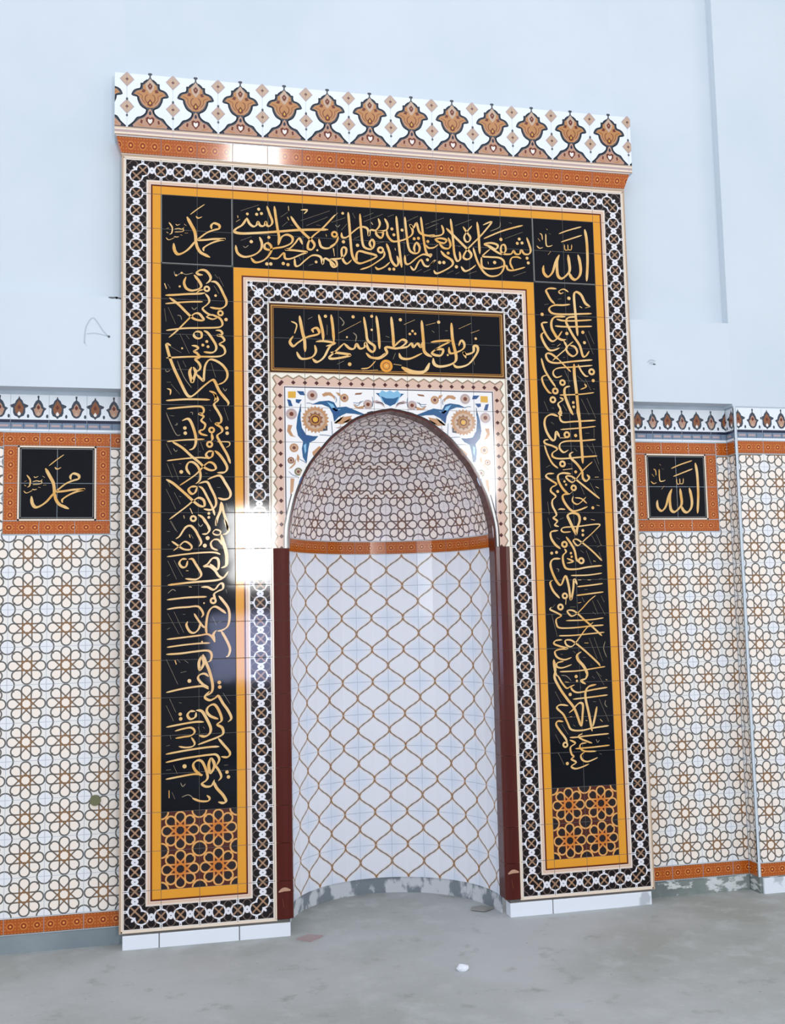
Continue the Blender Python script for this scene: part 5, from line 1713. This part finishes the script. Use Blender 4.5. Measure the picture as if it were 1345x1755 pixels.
cr = thing('crest_frieze', 'white crest of brown and orange palmettes with small diamonds along the top of the frame', 'frieze', W(CX, -.58, TD))
mesh_obj('core', box_mesh(-.27, 15.32, -2.415, -.585, TD + G, UP, M['plaster_white'], org=W(CX, -.58, TD)), cr, W(CX, -.58, TD))
def crest_motif(pr, cx, base_row):
    def full(h): return [(cx + x, base_row - v) for x, v in h] + [(cx - x, base_row - v) for x, v in reversed(h) if x > 0]
    outer = [(0, 1.63), (.05, 1.62), (.06, 1.58), (.02, 1.55), (.02, 1.49), (.07, 1.43), (.16, 1.36), (.19, 1.31), (.25, 1.31), (.245, 1.24), (.27, 1.16), (.36, 1.13), (.44, 1.08), (.50, .96), (.42, .93), (.345, .91), (.33, .82), (.27, .68), (.20, .61), (.10, .55), (.12, .44), (.20, .36), (.27, .32), (.36, .29), (.44, .17), (.53, .08), (.60, .02), (.60, 0), (0, 0)]
    pr.poly(full(outer), 'ink_print')
    pr.ribbon(full(outer[5:-2])[:len(outer) - 7], .035, 'ink_print', 0, pen=False, sub=2, taper=1)
    pr.ribbon([(2 * cx - x, r_) for x, r_ in full(outer[5:-2])[:len(outer) - 7]], .035, 'ink_print', 0, pen=False, sub=2, taper=1)
    up = [(0, 1.45), (.05, 1.39), (.15, 1.29), (.19, 1.26), (.20, 1.14), (.26, 1.11), (.36, 1.08), (.44, .99), (.36, .96), (.30, .92), (.27, .81), (.21, .70), (.10, .61), (0, .60)]
    pr.poly(full(up), 'amber_leaf_print', .0012)
    pr.poly(full([(0, 1.47), (.05, 1.40), (.13, 1.30), (.11, 1.17), (.05, 1.07), (0, 1.02)]), 'stone_print', .0022)
    pr.poly(full([(0, 1.34), (.07, 1.25), (.04, 1.17), (0, 1.13)]), 'dark_red_print', .0032)
    pr.poly(full([(0, 1.27), (.025, 1.245), (0, 1.21)]), 'rose_print', .0042)
    pr.poly(full([(.12, 1.12), (.19, 1.15), (.24, 1.06), (.15, 1.04)])[:4], 'dark_red_print', .0022)
    pr.poly([(2 * cx - x, r_) for x, r_ in full([(.12, 1.12), (.19, 1.15), (.24, 1.06), (.15, 1.04)])[:4]], 'dark_red_print', .0022)
    for s in (-1, 1):
        pr.ribbon([(cx + s * x, base_row - v) for x, v in ((.02, .70), (.12, .80), (.13, .92), (.06, 1.0))], .022, 'dark_red_print', .0018, pen=False)
        pr.ribbon([(cx + s * x, base_row - v) for x, v in ((.13, .72), (.22, .84), (.22, .95), (.36, 1.02))], .022, 'brown_print', .0018, pen=False)
        pr.ribbon([(cx + s * x, base_row - v) for x, v in ((.08, .64), (.20, .74), (.27, .90))], .025, 'rose_print', .0018, pen=False)
    pr.poly(full([(0, .86), (.07, .76), (.07, .68), (0, .64)]), 'dark_red_print', .0022)
    pr.poly(full([(0, .80), (.03, .75), (.02, .71), (0, .70)]), 'yellow_print', .0032)
    lo = [(0, .58), (.05, .52), (.07, .44), (.14, .33), (.22, .28), (.30, .25), (.38, .17), (.46, .09), (.52, .02), (0, .02)]
    pr.poly(full(lo), 'rose_print', .0012)
    pr.poly(full([(0, .52), (.035, .46), (.03, .40), (0, .39)]), 'navy_print', .0022)
    pr.poly(full([(0, .30), (.06, .34), (.12, .30), (.11, .20), (0, .07)]), 'dark_red_print', .0022)
    pr.poly(full([(0, .25), (.04, .28), (.065, .25), (.05, .18), (0, .13)]), 'pale_print', .0032)
    for s in (-1, 1):
        pr.poly([(cx + s * .20, base_row - .22), (cx + s * .25, base_row - .25), (cx + s * .27, base_row - .15), (cx + s * .22, base_row - .12)], 'dark_red_print', .0022)
        pr.ribbon([(cx + s * .16, base_row - .05), (cx + s * .28, base_row - .09), (cx + s * .36, base_row - .13)], .03, 'amber_leaf_print', .0022, pen=False)
        pr.disc(cx + s * .49, base_row - .045, .03, 'navy_print', 8, .0022)
def crest_diamond(pr, cx, base_row):
    def dia(v, a, mat, lift=0, n=1.1): pr.poly([(cx - a, base_row - v), (cx - a * .45, base_row - v - a * .62), (cx, base_row - v - a * n), (cx + a * .45, base_row - v - a * .62), (cx + a, base_row - v), (cx + a * .45, base_row - v + a * .62), (cx, base_row - v + a * n), (cx - a * .45, base_row - v + a * .62)], mat, lift)
    for v in (1.40, .60):
        dia(v, .20, 'mauve_print'); dia(v, .165, 'stone_print', .0012); dia(v, .045, 'dark_red_print', .0022)
    pr.disc(cx, base_row - .82, .032, 'ink_print', 8, 0, 1.4); pr.disc(cx, base_row - .34, .032, 'ink_print', 8, 0, 1.3)
    pr.rect(cx - .006, cx + .006, base_row - .80, base_row - .36, 'ink_print', -.0005)
BR = -.835
seam = [-.27] + [.065 + 1.2625 * k for k in range(13)] + [15.32]
for i in range(len(seam) - 1):
    a, b_ = seam[i], seam[i + 1]; w = b_ - a
    me = flat_tile_mesh(('crest', round(w, 3)), w, 1.83, M['white'], id_uv)
    o = put_tile('crest_tile', me, cr, (a + b_) / 2, -1.5, TD, rot=(0, 0, 0))
    pr = Print(TD - LIFT * .5)
    for k in range(-1, 13):
        cx = .70 + 1.2625 * k
        if cx + .65 > a and cx - .65 < b_: crest_motif(pr, cx, BR)
        if cx + .631 + .25 > a and cx + .631 - .25 < b_: crest_diamond(pr, cx + .631, BR)
    pr.rect(a, b_, BR, BR + .035, 'stone_print'); pr.rect(a, b_, BR + .035, BR + .085, 'cream'); pr.rect(a, b_, BR + .085, BR + .155, 'mauve_print'); pr.rect(a, b_, BR + .155, BR + .215, 'cream'); pr.rect(a, b_, BR + .215, BR + .24, 'brown_print')
    pr.clip(a + .004, b_ - .004)
    org_ = W((a + b_) / 2, -1.5, TD)
    p = bpy.data.objects.new('palmette_print', pr.mesh('palmette_print', org_)); COL.objects.link(p); p.parent = o

# ================================================================== PLINTHS
def plinth(label, blocks, back=UP, top=21.105):
    x0 = blocks[0][0]; x1 = blocks[-1][1]
    t = thing('plinth', label, 'plinth', W((x0 + x1) / 2, FLOOR_ROW, 0))
    for a, b_ in blocks:
        bm = bmesh.new(); me = box_mesh(a + .012, b_ - .012, top, 21.50, -.01, back, M['marble'], org=W((a + b_) / 2, 21.45, .1))
        bm.from_mesh(me); bmesh.ops.bevel(bm, geom=bm.edges[:], offset=.0025, segments=1, affect='EDGES'); bm.to_mesh(me); bm.free()
        o = mesh_obj('plinth_block', me, t, W((a + b_) / 2, 21.45, .1))
    mesh_obj('mortar_bed', box_mesh(x0 + .02, x1 - .02, 21.02, 21.46, .02, back - .01, M['grout_dark'], org=W((x0 + x1) / 2, 21.45, 0)), t, W((x0 + x1) / 2, 21.45, 0))
    return t
plinth('low white stone plinth of three pieces under the left jamb', [(0.0, .95), (.95, 3.04), (3.04, 4.42)])
plinth('low white stone plinth of two pieces under the right jamb', [(10.62, 11.91), (11.91, 14.97)])
plinth('low white stone plinth under the tiled pier at the far right', [(18.6, 24.0)], .079, 21.01)

# ================================================================== DEBRIS
def shard(name, label, pts, h, mat, cat, grp=None):
    c = Vector((sum(p[0] for p in pts) / len(pts) * T, sum(p[1] for p in pts) / len(pts) * T, .0))
    n = len(pts)
    P = [Vector((x * T, d * T, z)) - c for z in (-.004, h) for x, d in pts]
    F = [tuple(reversed(range(n))), tuple(range(n, 2 * n))] + [(i, (i + 1) % n, n + (i + 1) % n, n + i) for i in range(n)]
    me = poly_mesh(name, P, F, mat)
    o = bpy.data.objects.new(name, me); COL.objects.link(o); o.location = c
    o['label'] = label; o['category'] = cat
    if grp: o['group'] = grp
    return o
shard('tile_fragment', 'flat pinkish broken tile corner lying on the floor by the left plinth', [(4.52, -.40), (4.86, -.70), (5.24, -.32), (4.86, -.12)], .006, M['broken_tile_glaze'], 'debris', 'broken tile pieces on the floor')
shard('tile_fragment', 'flat tan broken tile piece lying on the niche floor near the right pilaster', [(9.75, .95), (10.1, .70), (10.45, .95), (10.15, 1.2), (9.85, 1.15)], .005, M['broken_tile_grey'], 'debris', 'broken tile pieces on the floor')
for c0, lab in ((4.09, 'left'), (10.58, 'right')):
    par = [o_ for o_ in bpy.data.objects if o_.name.startswith('corner_pilaster') and ((o_.location.x < CX * T) == (lab == 'left'))][0]
    pr = Print(-.064); pr.ribbon([(c0, 20.28), (c0 + .15, 20.22), (c0 + .32, 20.25)], .10, 'rose_print', pen=False); pr.ribbon([(c0 + .1, 20.45), (c0 + .14, 20.7)], .06, 'dark_red_print', pen=False)
    pr.build('mortar_smear', par)
bm = bmesh.new(); bmesh.ops.create_cone(bm, cap_ends=True, segments=20, radius1=.030, radius2=.026, depth=.012)
bmesh.ops.rotate(bm, verts=bm.verts, cent=(0, 0, 0), matrix=Matrix.Rotation(PI / 2, 3, 'X'))
me = bpy.data.meshes.new('pipe_cap'); bm.to_mesh(me); bm.free(); me.materials.append(M['olive_print'])
o = bpy.data.objects.new('pipe_cap', me); COL.objects.link(o); o.location = W(-.72, 17.68, DADO) + Vector((0, -.006, 0))
o['label'] = 'small round grey green pipe cap set in the left wall tiles'; o['category'] = 'cap'
def pebble(x, d, size, label, mat, seed):
    rnd = random.Random(seed)
    bm = bmesh.new(); bmesh.ops.create_icosphere(bm, subdivisions=2, radius=size)
    for v in bm.verts: v.co = Vector((v.co.x * 1.15, v.co.y * .8, v.co.z * .75)) * rnd.uniform(.82, 1.1)
    me = bpy.data.meshes.new('pebble'); bm.to_mesh(me); bm.free(); me.materials.append(mat)
    o = bpy.data.objects.new('plaster_lump', me); COL.objects.link(o); o.location = (x * T, d * T, size * .4)
    o['label'] = label; o['category'] = 'debris'
pebble(8.07, -3.95, .026, 'small white lump of plaster lying alone on the open floor', M['marble'], 3)
